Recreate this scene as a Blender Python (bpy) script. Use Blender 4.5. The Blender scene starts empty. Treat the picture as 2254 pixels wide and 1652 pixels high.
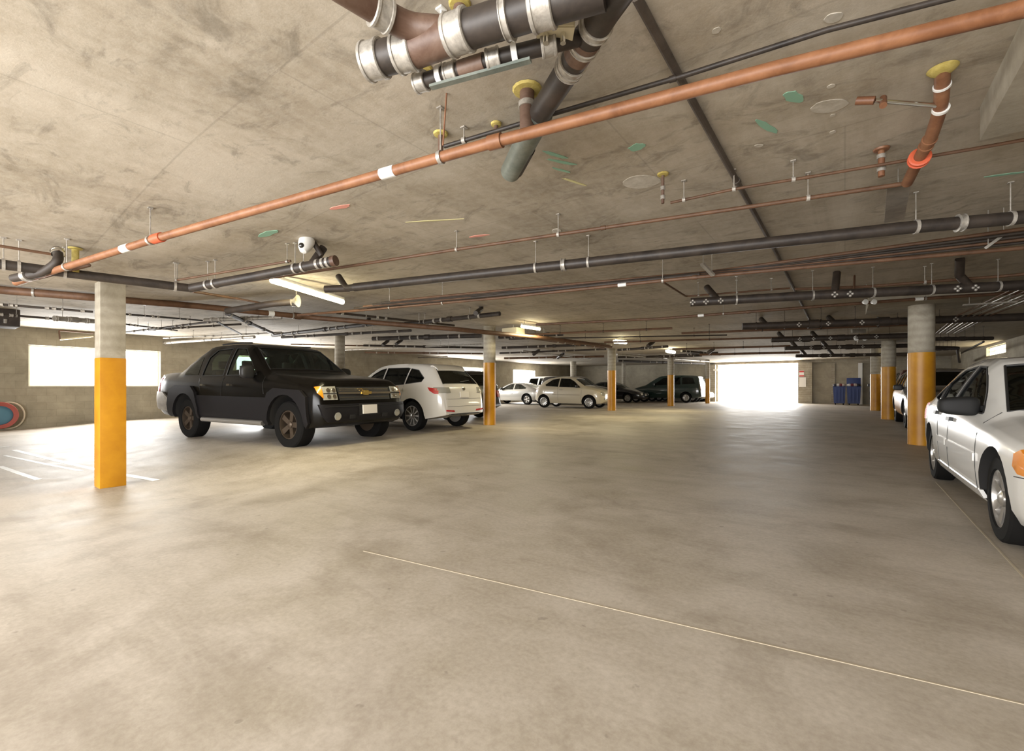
import bpy, bmesh, math, random
from mathutils import Vector, Matrix, geometry
from mathutils.bvhtree import BVHTree
random.seed(7)
C = bpy.context.scene.collection
SC = bpy.context.scene
# ------------------------------------------------------------------ camera
F = 1000.0; CX, CY = 1127.0, 850.0; YAW = math.radians(36.24); EYE = Vector((0, 0, 1.08))
cd = bpy.data.cameras.new('camera'); cam = bpy.data.objects.new('camera', cd); C.objects.link(cam)
cd.sensor_fit = 'HORIZONTAL'; cd.sensor_width = 36; cd.lens = 36*F/2254; cd.shift_y = 24/2254
cd.clip_start = .05; cd.clip_end = 500
cam.location = EYE; cam.rotation_euler = (math.pi/2, 0, YAW); SC.camera = cam
FW = Vector((-math.sin(YAW), math.cos(YAW), 0)); RT = Vector((math.cos(YAW), math.sin(YAW), 0)); UP = Vector((0, 0, 1))
# ------------------------------------------------------------------ colour management, world
SC.view_settings.view_transform = 'Standard'; SC.view_settings.look = 'None'
SC.view_settings.gamma = 1; SC.view_settings.use_curve_mapping = False; SC.view_settings.exposure = 0.5
w = bpy.data.worlds.new('world'); SC.world = w; w.use_nodes = True
w.node_tree.nodes['Background'].inputs[0].default_value = (.93, .97, 1, 1)
w.node_tree.nodes['Background'].inputs[1].default_value = 3.2
SC.cycles.max_bounces = 8; SC.cycles.diffuse_bounces = 5; SC.cycles.glossy_bounces = 4
SC.cycles.transparent_max_bounces = 16; SC.cycles.caustics_reflective = False; SC.cycles.caustics_refractive = False
SC.cycles.sample_clamp_indirect = 6
# ------------------------------------------------------------------ big lights: daylight through the openings
def area(name, loc, rot, sx, sy, power, col=(1, 1, 1)):
    d = bpy.data.lights.new(name, 'AREA'); d.shape = 'RECTANGLE'; d.size = sx; d.size_y = sy; d.energy = power; d.color = col
    o = bpy.data.objects.new(name, d); C.objects.link(o); o.location = loc; o.rotation_euler = rot; return o
H = math.pi/2
WIN = [(2.3, 5.4), (7.8, 11.0), (18.3, 22.6), (25.8, 28.6)]       # openings in the left wall, along the aisle
WL, WR, WF, WB = -18.8, 4.75, 34.8, -3.6                          # left, right, far and back wall planes
for i, (a, b) in enumerate(WIN):
    area('daylight_window', (WL-.31, (a+b)/2, 1.68), (H, 0, -H), b-a, 1.15, 300 if i == 0 else 290, (1, .99, .97))
area('daylight_gate', (-4.7, WF+.6, 1.5), (-H, 0, 0), 4.6, 2.6, 650, (1, .98, .95))
area('daylight_entrance', (-3.5, WB-.5, 1.45), (H, 0, 0), 12, 2.5, 900, (1, .975, .96))
# ------------------------------------------------------------------ slab heights and pixel-to-point
def sm(t): t = max(0, min(1, t)); return t*t*(3-2*t)
def dip(x, y, tail):
    return sm((4.8-y)/3)*sm((-3.2-x)/4.2)*(1-tail*sm((-9-x)/8))
def fl(x, y): return -.27*dip(x, y, .5)
def ce(x, y): return 2.77-.30*dip(x, y, 1)
def ray(px, py): return FW + RT*((px-CX)/F) + UP*((CY-py)/F)
def hit(px, py, fn, off=0):
    d = ray(px, py); s = 1.0; z = fn(0, 5)+off
    for _ in range(60):
        s2 = (z-EYE.z)/d.z
        p = EYE+d*s2; z = z*.5+(fn(p.x, p.y)+off)*.5
    return p
def PC(px, py, drop=0): return hit(px, py, ce, -drop)
def PF(px, py): return hit(px, py, fl, 0)
def PX(px, py, x):            # point on the plane x = const
    d = ray(px, py); return EYE+d*(x/d.x)
def PY(px, py, y):
    d = ray(px, py); return EYE+d*(y/d.y)
# ------------------------------------------------------------------ materials
def mat(name, col, rough=.6, metal=0, coat=0, spec=.5, emit=None, es=0):
    m = bpy.data.materials.new(name); m.use_nodes = True; b = m.node_tree.nodes['Principled BSDF']
    b.inputs['Base Color'].default_value = (*col, 1); b.inputs['Roughness'].default_value = rough
    b.inputs['Metallic'].default_value = metal; b.inputs['Coat Weight'].default_value = coat
    b.inputs['Coat Roughness'].default_value = .04; b.inputs['Specular IOR Level'].default_value = spec
    if emit: b.inputs['Emission Color'].default_value = (*emit, 1); b.inputs['Emission Strength'].default_value = es
    return m
class NB:
    def __init__(s, m): s.t = m.node_tree; s.n = s.t.nodes; s.b = s.n['Principled BSDF']
    def link(s, a, b): s.t.links.new(a, b)
    def coord(s, scale=(1, 1, 1), rot=(0, 0, 0), kind='Object'):
        tc = s.n.new('ShaderNodeTexCoord'); mp = s.n.new('ShaderNodeMapping')
        mp.inputs['Scale'].default_value = scale; mp.inputs['Rotation'].default_value = rot
        s.link(tc.outputs[kind], mp.inputs[0]); return mp.outputs[0]
    def noise(s, vec, scale, detail=6, rough=.6, dist=0):
        n = s.n.new('ShaderNodeTexNoise'); n.inputs['Scale'].default_value = scale; n.inputs['Detail'].default_value = detail
        n.inputs['Roughness'].default_value = rough; n.inputs['Distortion'].default_value = dist
        s.link(vec, n.inputs['Vector']); return n.outputs['Fac']
    def ramp(s, fac, stops, interp='LINEAR'):
        r = s.n.new('ShaderNodeValToRGB'); r.color_ramp.interpolation = interp; e = r.color_ramp.elements
        while len(e) < len(stops): e.new(.5)
        for k, (p, c) in enumerate(stops):
            e[k].position = p; e[k].color = (*c, 1) if not isinstance(c, (int, float)) else (c, c, c, 1)
        s.link(fac, r.inputs[0]); return r.outputs[0]
    def mix(s, fac, a, b, mode='MIX'):
        m = s.n.new('ShaderNodeMix'); m.data_type = 'RGBA'; m.blend_type = mode
        for inp, v in ((m.inputs[0], fac), (m.inputs[6], a), (m.inputs[7], b)):
            if isinstance(v, tuple): inp.default_value = (*v, 1)
            elif isinstance(v, (int, float)): inp.default_value = v
            else: s.link(v, inp)
        return m.outputs[2]
    def math(s, op, a, b=0):
        m = s.n.new('ShaderNodeMath'); m.operation = op
        for inp, v in ((m.inputs[0], a), (m.inputs[1], b)):
            if isinstance(v, (int, float)): inp.default_value = v
            else: s.link(v, inp)
        return m.outputs[0]
    def bump(s, h, st=.3, d=.02):
        b = s.n.new('ShaderNodeBump'); b.inputs['Strength'].default_value = st; b.inputs['Distance'].default_value = d
        s.link(h, b.inputs['Height']); s.link(b.outputs[0], s.b.inputs['Normal'])
    def col(s, c): s.link(c, s.b.inputs['Base Color'])
    def rough(s, c): s.link(c, s.b.inputs['Roughness'])
M = {}
# floor concrete
m = M['floor'] = mat('floor_concrete', (.4, .35, .28), .4); n = NB(m); v = n.coord()
big = n.noise(v, .35, 5, .6, .6); mid = n.noise(v, 1.6, 8, .62, .4); fine = n.noise(v, 38, 6, .7)
c = n.ramp(big, [(.3, (.30, .25, .18)), (.7, (.49, .435, .37))])
c = n.mix(.55, c, n.ramp(mid, [(.3, (.30, .255, .19)), (.62, (.54, .485, .425))]))
c = n.mix(.12, c, n.ramp(fine, [(.35, (.1, .09, .07)), (.65, (.8, .78, .7))]), 'MIX')
spk = n.noise(v, 11, 3, .4); sp = n.ramp(spk, [(.725, 0.), (.75, 1.)])
c = n.mix(n.math('MULTIPLY', sp, .3), c, (.09, .075, .06))
sv = n.coord((.5, 3, 1), (0, 0, .5)); st = n.ramp(n.noise(sv, 1.1, 8, .72, .2), [(.5, 0.), (.75, 1.)])
c = n.mix(n.math('MULTIPLY', st, .45), c, (.22, .18, .13))
oil = n.ramp(n.noise(v, .9, 8, .7, .3), [(.5, 0.), (.68, 1.)]); c = n.mix(n.math('MULTIPLY', oil, .5), c, (.19, .15, .105))
n.col(c); n.rough(n.ramp(mid, [(.3, .50), (.7, .66)])); n.b.inputs['Specular IOR Level'].default_value = .35; n.bump(fine, .12, .004)
# ceiling concrete, board marked
m = M['ceiling'] = mat('ceiling_concrete', (.45, .4, .33), .8); n = NB(m); v = n.coord()
v2 = n.coord((.45, 2.6, 1), (0, 0, -.15)); sA = n.noise(v2, .7, 9, .66, .9); sB = n.noise(n.coord((2.8, .4, 1), (0, 0, .1)), .5, 9, .68, 1.1); streak = n.mix(.62, sA, sB); big = n.noise(v, .5, 6, .6, .5); fine = n.noise(v, 14, 9, .75)
c = n.ramp(streak, [(.34, (.18, .145, .10)), (.47, (.37, .315, .235)), (.62, (.58, .52, .43))])
c = n.mix(.45, c, n.ramp(big, [(.3, (.26, .22, .16)), (.68, (.56, .50, .41))]))
c = n.mix(n.math('MULTIPLY', n.ramp(fine, [(.42, 0.), (.62, 1.)]), .28), c, (.60, .56, .48))
dk = n.ramp(n.noise(n.coord((1, 1.8, 1)), 1.9, 10, .72, 1.2), [(.53, 0.), (.66, 1.)])
c = n.mix(n.math('MULTIPLY', dk, .5), c, (.13, .11, .08))
br = n.n.new('ShaderNodeTexBrick'); n.link(n.coord((1, 1, 1)), br.inputs['Vector'])
br.inputs['Scale'].default_value = 1; br.inputs['Brick Width'].default_value = 2.44; br.inputs['Row Height'].default_value = 1.22
br.inputs['Mortar Size'].default_value = .008; br.inputs['Mortar Smooth'].default_value = .4; br.offset = .5
c = n.mix(n.math('MULTIPLY', br.outputs['Fac'], .2), c, (.12, .1, .075))
n.col(c); n.bump(fine, .25, .01)
# block wall
def blockwall(name, ca, cb, mortar, axis):
    m = mat(name, ca, .85); n = NB(m)
    rot = (H, 0, 0) if axis == 'x' else (H, 0, 0)
    tc = n.n.new('ShaderNodeTexCoord'); sx = n.n.new('ShaderNodeSeparateXYZ'); cb_ = n.n.new('ShaderNodeCombineXYZ')
    n.link(tc.outputs['Object'], sx.inputs[0]); n.link(sx.outputs[1 if axis == 'x' else 0], cb_.inputs[0]); n.link(sx.outputs[2], cb_.inputs[1])
    br = n.n.new('ShaderNodeTexBrick'); n.link(cb_.outputs[0], br.inputs['Vector'])
    br.inputs['Scale'].default_value = 1; br.inputs['Brick Width'].default_value = .41; br.inputs['Row Height'].default_value = .205
    br.inputs['Mortar Size'].default_value = .006; br.inputs['Color1'].default_value = (*ca, 1); br.inputs['Color2'].default_value = (*cb, 1)
    br.inputs['Mortar'].default_value = (*mortar, 1)
    v = n.coord(); nz = n.noise(v, 1.3, 9, .7, .4)
    c = n.mix(.5, br.outputs['Color'], n.ramp(nz, [(.35, tuple(.72*a for a in ca)), (.66, tuple(min(1, 1.3*a) for a in cb))]))
    n.col(c); n.bump(n.noise(v, 30, 6, .7), .3, .008); return m
M['block'] = blockwall('block_wall', (.30, .265, .195), (.36, .32, .24), (.24, .21, .155), 'x')
M['block_far'] = blockwall('far_block_wall', (.36, .325, .25), (.40, .36, .28), (.3, .27, .21), 'y')
m = M['colconc'] = mat('column_concrete', (.36, .32, .25), .8); n = NB(m); v = n.coord()
c = n.ramp(n.noise(v, 2.5, 9, .7, .5), [(.3, (.24, .21, .155)), (.7, (.44, .40, .325))])
wv = n.n.new('ShaderNodeTexWave'); wv.bands_direction = 'Z'; wv.inputs['Scale'].default_value = 2.2; wv.inputs['Distortion'].default_value = 1.5; n.link(v, wv.inputs['Vector'])
c = n.mix(.12, c, wv.outputs['Color'], 'SOFT_LIGHT'); n.col(c); n.bump(n.noise(v, 20, 6, .7), .3, .006)
m = M['yellow'] = mat('yellow_paint', (.50, .22, .01), .42); n = NB(m); v = n.coord()
c = n.ramp(n.noise(v, 3, 6, .6), [(.3, (.42, .172, .005)), (.7, (.57, .27, .011))])
c = n.mix(n.math('MULTIPLY', n.ramp(n.noise(n.coord((3, 3, 1.4)), 2, 7, .7), [(.72, 0.), (.76, 1.)]), .45), c, (.24, .09, .02))
n.col(c)
def pipe_mat(name, a, b, rough=.55, metal=0, sc=6):
    m = mat(name, a, rough, metal); n = NB(m); v = n.coord()
    n.col(n.ramp(n.noise(v, sc, 7, .7, .4), [(.35, a), (.65, b)])); return m
M['rust'] = pipe_mat('rust_orange_pipe', (.17, .066, .026), (.29, .130, .060), .5)
M['brown'] = pipe_mat('brown_pipe', (.085, .042, .022), (.15, .078, .042), .55)
M['iron'] = pipe_mat('black_iron_pipe', (.018, .014, .012), (.050, .038, .030), .5)
M['dark'] = pipe_mat('dark_pipe', (.022, .016, .012), (.045, .032, .023), .6)
M['castrust'] = pipe_mat('rusty_cast_iron', (.085, .042, .026), (.17, .11, .08), .5)
M['pale'] = pipe_mat('galvanised_sleeve', (.13, .15, .13), (.24, .26, .225), .5, .3)
M['grey'] = pipe_mat('grey_conduit', (.26, .24, .21), (.42, .39, .34), .4, .5)
M['band'] = pipe_mat('steel_band', (.27, .25, .22), (.52, .49, .44), .4, .4, 20); M['clip'] = pipe_mat('pipe_clip', (.30, .27, .23), (.50, .47, .42), .5, .3, 20)
M['white'] = mat('white_plastic', (.82, .82, .79), .4)
M['cream'] = mat('cream_box', (.66, .60, .42), .5)
M['copper'] = pipe_mat('copper_brown_pipe', (.15, .06, .03), (.27, .13, .065), .45)
M['flange'] = pipe_mat('yellow_sealant', (.36, .28, .06), (.60, .49, .16), .8, 0, 14)
M['red'] = mat('red_orange_coupling', (.55, .10, .04), .45)
M['strip'] = pipe_mat('dark_strip', (.055, .042, .033), (.10, .08, .065), .6)
M['chrome'] = mat('chrome', (.75, .74, .70), .15, 1)
M['blackp'] = mat('black_plastic', (.02, .02, .02), .5)
M['rubber'] = mat('tyre_rubber', (.008, .0075, .007), .85, spec=.15)
M['green'] = mat('green_marker', (.26, .46, .34), .9)
M['pink'] = mat('pink_marker', (.75, .33, .26), .9)
M['ymark'] = mat('yellow_marker', (.62, .58, .30), .9)
M['patch'] = pipe_mat('pale_concrete_patch', (.42, .38, .31), (.60, .56, .49), .9, 0, 12)
M['joint'] = mat('floor_joint', (.44, .38, .28), .7)
M['stripe'] = pipe_mat('white_stall_paint', (.62, .62, .60), (.80, .80, .78), .5, 0, 8)
M['tube'] = mat('lit_tube', (1, 1, 1), .3, emit=(1, .90, .58), es=22)
M['lens'] = mat('camera_lens', (.02, .02, .02), .08, 0, 1)
# ------------------------------------------------------------------ mesh helpers
def finish(name, bm, m, parent=None, smooth=35, **tags):
    me = bpy.data.meshes.new(name); bm.normal_update(); bm.to_mesh(me); bm.free()
    for q in (m if isinstance(m, (list, tuple)) else [m]): me.materials.append(M[q] if isinstance(q, str) else q)
    if smooth:
        for p in me.polygons: p.use_smooth = True
        me.set_sharp_from_angle(angle=math.radians(smooth))
    o = bpy.data.objects.new(name, me); C.objects.link(o)
    if parent is not None: o.parent = parent
    for k, q in tags.items(): o[k] = q
    return o
def thing(name, label, cat, loc=(0, 0, 0), rz=0, group=None):
    o = bpy.data.objects.new(name, None); C.objects.link(o); o.location = loc; o.rotation_euler = (0, 0, rz); o.empty_display_size = .1
    o['label'] = label; o['category'] = cat
    if group: o['group'] = group
    return o
def tag(o, label, cat, group=None):
    o['label'] = label; o['category'] = cat
    if group: o['group'] = group
    return o
def box(bm, lo, hi, mtx=None, bev=0):
    r = bmesh.ops.create_cube(bm, size=1); vs = r['verts']
    lo = Vector(lo); hi = Vector(hi)
    for v in vs: v.co = Vector(((lo[i]+hi[i])/2+v.co[i]*(hi[i]-lo[i]) for i in range(3)))
    if bev:
        es = list({e for v in vs for e in v.link_edges})
        r = bmesh.ops.bevel(bm, geom=es, offset=bev, segments=3 if bev > .03 else 2, affect='EDGES', profile=.6); vs = list({v for f in r['faces'] for v in f.verts} | {v for v in vs if v.is_valid})
    if mtx is not None:
        for v in vs: v.co = mtx @ v.co
    return vs
def frame(d):
    d = d.normalized(); a = UP if abs(d.z) < .95 else Vector((1, 0, 0))
    u = d.cross(a).normalized(); return u, d.cross(u).normalized()
def fillet(pts, rad=.12, k=4):
    out = [pts[0]]
    for i in range(1, len(pts)-1):
        p, a, b = pts[i], pts[i-1]-pts[i], pts[i+1]-pts[i]
        if a.angle(b) > math.radians(172): out.append(p); continue
        r = min(rad, a.length*.45, b.length*.45); s, e = p+a.normalized()*r, p+b.normalized()*r
        for j in range(k+1):
            t = j/k; out.append(s*(1-t)**2+p*2*t*(1-t)+e*t*t)
    return out+[pts[-1]]
def tube(bm, pts, r, seg=12, rad=.12, cap=True):
    pts = fillet([Vector(p) for p in pts], rad); rings = []; u = None
    for i, p in enumerate(pts):
        d = (pts[min(i+1, len(pts)-1)]-pts[max(i-1, 0)])
        if d.length < 1e-6: d = Vector((1, 0, 0))
        d.normalize()
        if u is None: u, v = frame(d)
        else: u = (u-d*u.dot(d)).normalized(); v = d.cross(u)
        rr = r[i] if isinstance(r, list) else r
        rings.append([bm.verts.new(p+(u*math.cos(2*math.pi*k/seg)+v*math.sin(2*math.pi*k/seg))*rr) for k in range(seg)])
    for a, b in zip(rings, rings[1:]):
        for k in range(seg): bm.faces.new((a[k], a[(k+1) % seg], b[(k+1) % seg], b[k]))
    if cap: bm.faces.new(rings[0][::-1]); bm.faces.new(rings[-1])
def tubeobj(name, pts, r, m, parent=None, seg=12, rad=.12, **t):
    bm = bmesh.new(); tube(bm, pts, r, seg, rad); bmesh.ops.recalc_face_normals(bm, faces=bm.faces); return finish(name, bm, m, parent, **t)
def boxobj(name, lo, hi, m, parent=None, mtx=None, bev=0, **t):
    bm = bmesh.new(); box(bm, lo, hi, mtx, bev); return finish(name, bm, m, parent, smooth=30 if bev else 0, **t)
def lathe(bm, prof, seg=24, mtx=Matrix(), close=False):
    rings = [[bm.verts.new(mtx @ Vector((r*math.cos(2*math.pi*k/seg), r*math.sin(2*math.pi*k/seg), z))) for k in range(seg)] for r, z in prof]
    pr = list(zip(rings, rings[1:]))+([(rings[-1], rings[0])] if close else [])
    for a, b in pr:
        for k in range(seg): bm.faces.new((a[k], a[(k+1) % seg], b[(k+1) % seg], b[k]))
    if not close:
        if prof[0][0] > 0: bm.faces.new(rings[0][::-1])
        if prof[-1][0] > 0: bm.faces.new(rings[-1])
# ------------------------------------------------------------------ the shell
def slab(name, x0, x1, y0, y1, fn, thick, m, nx=60, ny=60):
    bm = bmesh.new(); g = [[bm.verts.new((x0+(x1-x0)*i/nx, y0+(y1-y0)*j/ny, fn(x0+(x1-x0)*i/nx, y0+(y1-y0)*j/ny))) for j in range(ny+1)] for i in range(nx+1)]
    for i in range(nx):
        for j in range(ny): bm.faces.new((g[i][j], g[i+1][j], g[i+1][j+1], g[i][j+1]))
    zz = thick
    lo = [bm.verts.new((x, y, zz)) for x, y in ((x0, y0), (x1, y0), (x1, y1), (x0, y1))]
    b1 = [g[i][0] for i in range(nx+1)]; b2 = [g[nx][j] for j in range(ny+1)]; b3 = [g[i][ny] for i in range(nx, -1, -1)]; b4 = [g[0][j] for j in range(ny, -1, -1)]
    for e, (a, b) in zip((b1, b2, b3, b4), ((0, 1), (1, 2), (2, 3), (3, 0))): bm.faces.new(e[::-1]+[lo[a], lo[b]])
    bm.faces.new(lo[::-1]); bmesh.ops.recalc_face_normals(bm, faces=bm.faces)
    return finish(name, bm, m, kind='structure')
floor = slab('floor', WL-.3, WR+.3, WB-.3, WF+.3, fl, -.7, 'floor', 90, 90)
ceil = slab('ceiling', WL-.3, WR+.3, WB-.3, WF+.3, ce, 3.1, 'ceiling', 90, 90)
def wall(name, axis, plane, a0, a1, z0, z1, holes, m, t=.3, out=-1):
    # wall in the plane axis = const, holes [(a, b, z_low, z_high)]
    bm = bmesh.new(); cuts = sorted({a0, a1, *[h[0] for h in holes], *[h[1] for h in holes]})
    def put(p, q, za, zb):
        if q-p < 1e-4 or zb-za < 1e-4: return
        lo, hi = sorted((plane, plane+out*t))
        if axis == 'x': box(bm, (lo, p, za), (hi, q, zb))
        else: box(bm, (p, lo, za), (q, hi, zb))
    for p, q in zip(cuts, cuts[1:]):
        hs = sorted([h for h in holes if h[0] <= p+1e-4 and h[1] >= q-1e-4], key=lambda h: h[2]); z = z0
        for h in hs: put(p, q, z, h[2]); z = h[3]
        put(p, q, z, z1)
    return finish(name, bm, m, smooth=0, kind='structure')
wall('wall_left', 'x', WL, WB, WF, -.5, 2.9, [(a, b, 1.08, 2.27) for a, b in WIN], 'block', out=-1)
GA, GB = PY(1580, 840, WF).x, PY(1758, 840, WF).x
zg = PY(1668, 800, WF).z
wall('wall_far', 'y', WF, WL-.3, WR+.3, -.5, 2.9, [(GA, GB, -.005, zg)], 'block_far', out=1)
rw = [(PX(2171, 768, WR).y, PX(2214, 768, WR).y), (PX(2076, 790, WR).y, PX(2093, 790, WR).y)]
RZ = (PX(2205, 777, WR).z, PX(2205, 756, WR).z)
wall('wall_right', 'x', WR, WB, WF, -.5, 2.9, [(b, a, RZ[0], RZ[1]) for a, b in rw], 'block', out=1)
wall('wall_back', 'y', WB, WL-.3, WR+.3, -.5, 2.9, [(-10, 3, -.3, 2.45)], 'block_far', out=-1)
boxobj('ground', (-60, -60, -.95), (60, 90, -.72), mat('outside_ground', (.6, .6, .58), .9), kind='structure')
boxobj('trim_1', (GA-1.0, WF+.3, -.3), (GB+1.0, WF+16, -.01), mat('driveway', (.75, .75, .72), .8), kind='structure')
# window frames
fm = mat('window_frame_paint', (.70, .70, .66), .5)
for i, (a, b) in enumerate(WIN):
    bm = bmesh.new(); x0, x1 = WL-.20, WL-.13
    for lo, hi in (((x0, a, 1.08), (x1, b, 1.12)), ((x0, a, 2.23), (x1, b, 2.27)), ((x0, a, 1.12), (x1, a+.05, 2.23)), ((x0, b-.05, 1.12), (x1, b, 2.23))): box(bm, lo, hi)
    finish('window_%d' % (i+1), bm, fm, smooth=0, kind='structure')
for i, (a, b) in enumerate(rw):
    bm = bmesh.new(); a, b = b, a
    for lo, hi in (((WR+.1, a, RZ[0]), (WR+.14, b, RZ[0]+.03)), ((WR+.1, a, RZ[1]-.03), (WR+.14, b, RZ[1])), ((WR+.1, a, (RZ[0]+RZ[1])/2-.01), (WR+.14, b, (RZ[0]+RZ[1])/2+.01))): box(bm, lo, hi)
    for k in range(5): y = a+(b-a)*k/4; box(bm, (WR+.1, y-.015, RZ[0]), (WR+.13, y+.015, RZ[1]))
    finish('window_%d' % (i+5), bm, fm, smooth=0, kind='structure')
    area('daylight_small_window', (WR+.35, (a+b)/2, (RZ[0]+RZ[1])/2), (H, 0, H), b-a, RZ[1]-RZ[0], 60, (1, .86, .55))
# beam above the gate opening and edge post
boxobj('trim_2', (GA-.25, WF-.22, zg-.02), (WR, WF-.002, zg+.22), 'colconc', kind='structure')
boxobj('trim_3', (GB, WF-.5, -.005), (GB+.75, WF-.002, zg-.02), 'colconc', kind='structure')
boxobj('trim_4', (PY(1830, 850, WF).x, WF-.12, -.005), (PY(1838, 850, WF).x, WF-.002, 2.5), 'colconc', kind='structure')
boxobj('trim_5', (PY(1889, 850, WF).x, WF-.3, -.005), (PY(1898, 850, WF).x, WF-.002, 2.5), 'white', kind='structure')
boxobj('trim_6', (GA-.75, WF-.35, -.005), (GA-.1, WF-.002, zg+.0), 'colconc', kind='structure')
# dropped panels over the right-hand column row (kept as trim of the ceiling)
DP = []
for k, (x0, x1, y0, y1, z) in enumerate([(.66, 2.4, 1.2, 3.9, 2.57), (.35, 1.95, 10.5, 12.1, 2.58), (.35, 1.95, 18.6, 20.2, 2.58)]):
    boxobj('trim_%d' % (7+k), (x0, y0, z), (x1, y1, 2.80), 'colconc', kind='structure')
# ------------------------------------------------------------------ columns
def column(px, py, wpx, paint, label, square=False, top=None):
    p = PF(px, py); depth = (p-EYE).dot(FW)
    t = thing('column', label, 'column', p, 0)
    zt = ce(p.x, p.y)-p.z if top is None else top-p.z
    zy = paint
    if square:
        s = wpx/2
        boxobj('column_shaft', (-s, -s, -.02), (s, s, zt+.02), 'colconc', t, bev=.012)
        boxobj('yellow_paint', (-s-.004, -s-.004, 0), (s+.004, s+.004, zy), 'yellow', t, bev=.012, label='yellow painted lower part')
    else:
        r = wpx/2
        bm = bmesh.new(); lathe(bm, [(r, -.02), (r, zt+.02)], 40); finish('column_shaft', bm, 'colconc', t)
        bm = bmesh.new(); lathe(bm, [(r+.004, 0), (r+.004, zy)], 40); finish('yellow_paint', bm, 'yellow', t, label='yellow painted lower part')
    return t
def zat(px, py_base, py): p = PF(px, py_base); return (CY-py)/F*(p-EYE).dot(FW)+EYE.z-p.z
column(243, 1069, .27, zat(243, 1069, 788), 'square concrete column with orange yellow base, nearest on the left', True)
for px, py, w_, yy, lb in [(1077.5, 934, .34, 798, 'round column with yellow base beside the white crossover\'s tail'),
                       (1346.5, 903, .36, 815, 'round column with yellow base in front of the cream hatchback\'s nose'),
                       (1476.5, 893, .34, 825, 'round column with yellow base in front of the dark green minivan'),
                       (1557.5, 887.5, .26, 833, 'thin far column with yellow base just left of the bright gate opening')]:
    column(px, py, w_, zat(px, py, yy), lb)
column(2028, 978, .385, zat(2028, 978, 776), 'round column with yellow base behind the white sedan\'s tail', top=2.58)
column(1956, 922, .385, zat(1956, 922, 807), 'round column with yellow base, second in the right row', top=2.58)
column(1927.5, 903, .385, zat(1927.5, 903, 823), 'round column with darker orange base, farthest in the right row')
def plaincol(px, xw, dist, r, label):
    d = ray(px, 850); p = EYE+d*dist; p.z = fl(p.x, p.y)
    bm = bmesh.new(); lathe(bm, [(r, -.02), (r, ce(p.x, p.y)-p.z+.02)], 28); o = finish('column', bm, 'colconc'); o.location = p
    return tag(o, label, 'column')
plaincol(748, 0, 15.2, .16, 'bare brown column between the black pickup and the white crossover')
plaincol(1262, 0, 31, .2, 'bare grey column standing above the cream hatchback\'s roof')
plaincol(1373, 0, 33.5, .15, 'bare thin column near the far wall behind the black car')
# ------------------------------------------------------------------ floor joints, stall stripes, ceiling marks
def ribbon(name, a, b, wd, m, fn, up, parent=None, n=24, **t):
    bm = bmesh.new(); d = (b-a); d.z = 0; s = Vector((-d.y, d.x, 0)).normalized()*wd/2; rows = []
    for k in range(n+1):
        p = a.lerp(b, k/n); row = []
        for q in (p-s, p+s):
            z = fn(q.x, q.y); row += [bm.verts.new((q.x, q.y, z+up)), bm.verts.new((q.x, q.y, z-up*.5))]
        rows.append(row)
    for r0, r1 in zip(rows, rows[1:]):
        for i, j in ((0, 2), (2, 3), (3, 1), (1, 0)): bm.faces.new((r0[i], r1[i], r1[j], r0[j]))
    bm.faces.new((rows[0][0], rows[0][2], rows[0][3], rows[0][1])); bm.faces.new((rows[-1][0], rows[-1][1], rows[-1][3], rows[-1][2]))
    bmesh.ops.recalc_face_normals(bm, faces=bm.faces)
    return finish(name, bm, m, parent, smooth=0, **t)
ribbon('joint_line', PF(800, 1212), PF(2300, 1560), .008, 'joint', fl, .002, floor, label='pale straight joint line')
ribbon('joint_line', PF(1600, 942), PF(2010, 950), .05, 'joint', fl, .002, floor)
ribbon('joint_line', PF(2060, 1060), PF(2300, 1320), .012, 'joint', fl, .002, floor)
for k, (a, b, wd) in enumerate([((30, 990), (345, 1057), .085), ((10, 1002), (180, 1036), .06), ((0, 1026), (85, 1055), .07), ((0, 984), (20, 982), .06)]):
    tag(ribbon('parking_stripe', PF(*a), PF(*b), wd, 'stripe', fl, .004), ['long white parking stripe passing the foot of the square column', 'short white parking stripe beside the longer one, left of the square column',
        'white parking stripe nearest the camera at the left edge', 'faint white stripe end at the left edge near the wall'][k], 'parking stripe')
def blob(name, px, py, rx, ry, m, ang=0, n=14, jag=.25, **t):
    c0 = PC(px, py); bm = bmesh.new(); vs = []; lo = []
    for k in range(n):
        a = 2*math.pi*k/n; q = random.uniform(1-jag, 1+jag*.4); x, y = rx*math.cos(a)*q, ry*math.sin(a)*q
        X, Y = c0.x+x*math.cos(ang)-y*math.sin(ang), c0.y+x*math.sin(ang)+y*math.cos(ang)
        vs.append(bm.verts.new((X, Y, ce(X, Y)-.004))); lo.append(bm.verts.new((X, Y, ce(X, Y)+.01)))
    bm.faces.new(vs)
    for k in range(n): bm.faces.new((vs[k], lo[k], lo[(k+1) % n], vs[(k+1) % n]))
    bmesh.ops.recalc_face_normals(bm, faces=bm.faces)
    return finish(name, bm, m, ceil, smooth=0, **t)
for px, py, rx, ry, m, an in [(1222, 340, .12, .022, 'green', 1.15), (1238, 356, .13, .018, 'green', 1.0), (1236, 374, .10, .014, 'green', 1.1), (1402, 323, .06, .05, 'green', 0), (1688, 278, .025, .13, 'green', -.35), (1745, 212, .04, .09, 'green', -.4),
                              (750, 455, .12, .035, 'pink', .3), (1052, 519, .13, .03, 'pink', .3), (590, 513, .15, .05, 'green', .2), (1265, 400, .16, .015, 'ymark', 1.2), (950, 485, .35, .012, 'ymark', .5), (2215, 383, .14, .02, 'green', .3)]:
    blob('paint_mark', px, py, rx, ry, m, an, label={'green': 'green spray mark', 'pink': 'pink spray mark', 'ymark': 'pale yellow chalk line'}[m])
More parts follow.
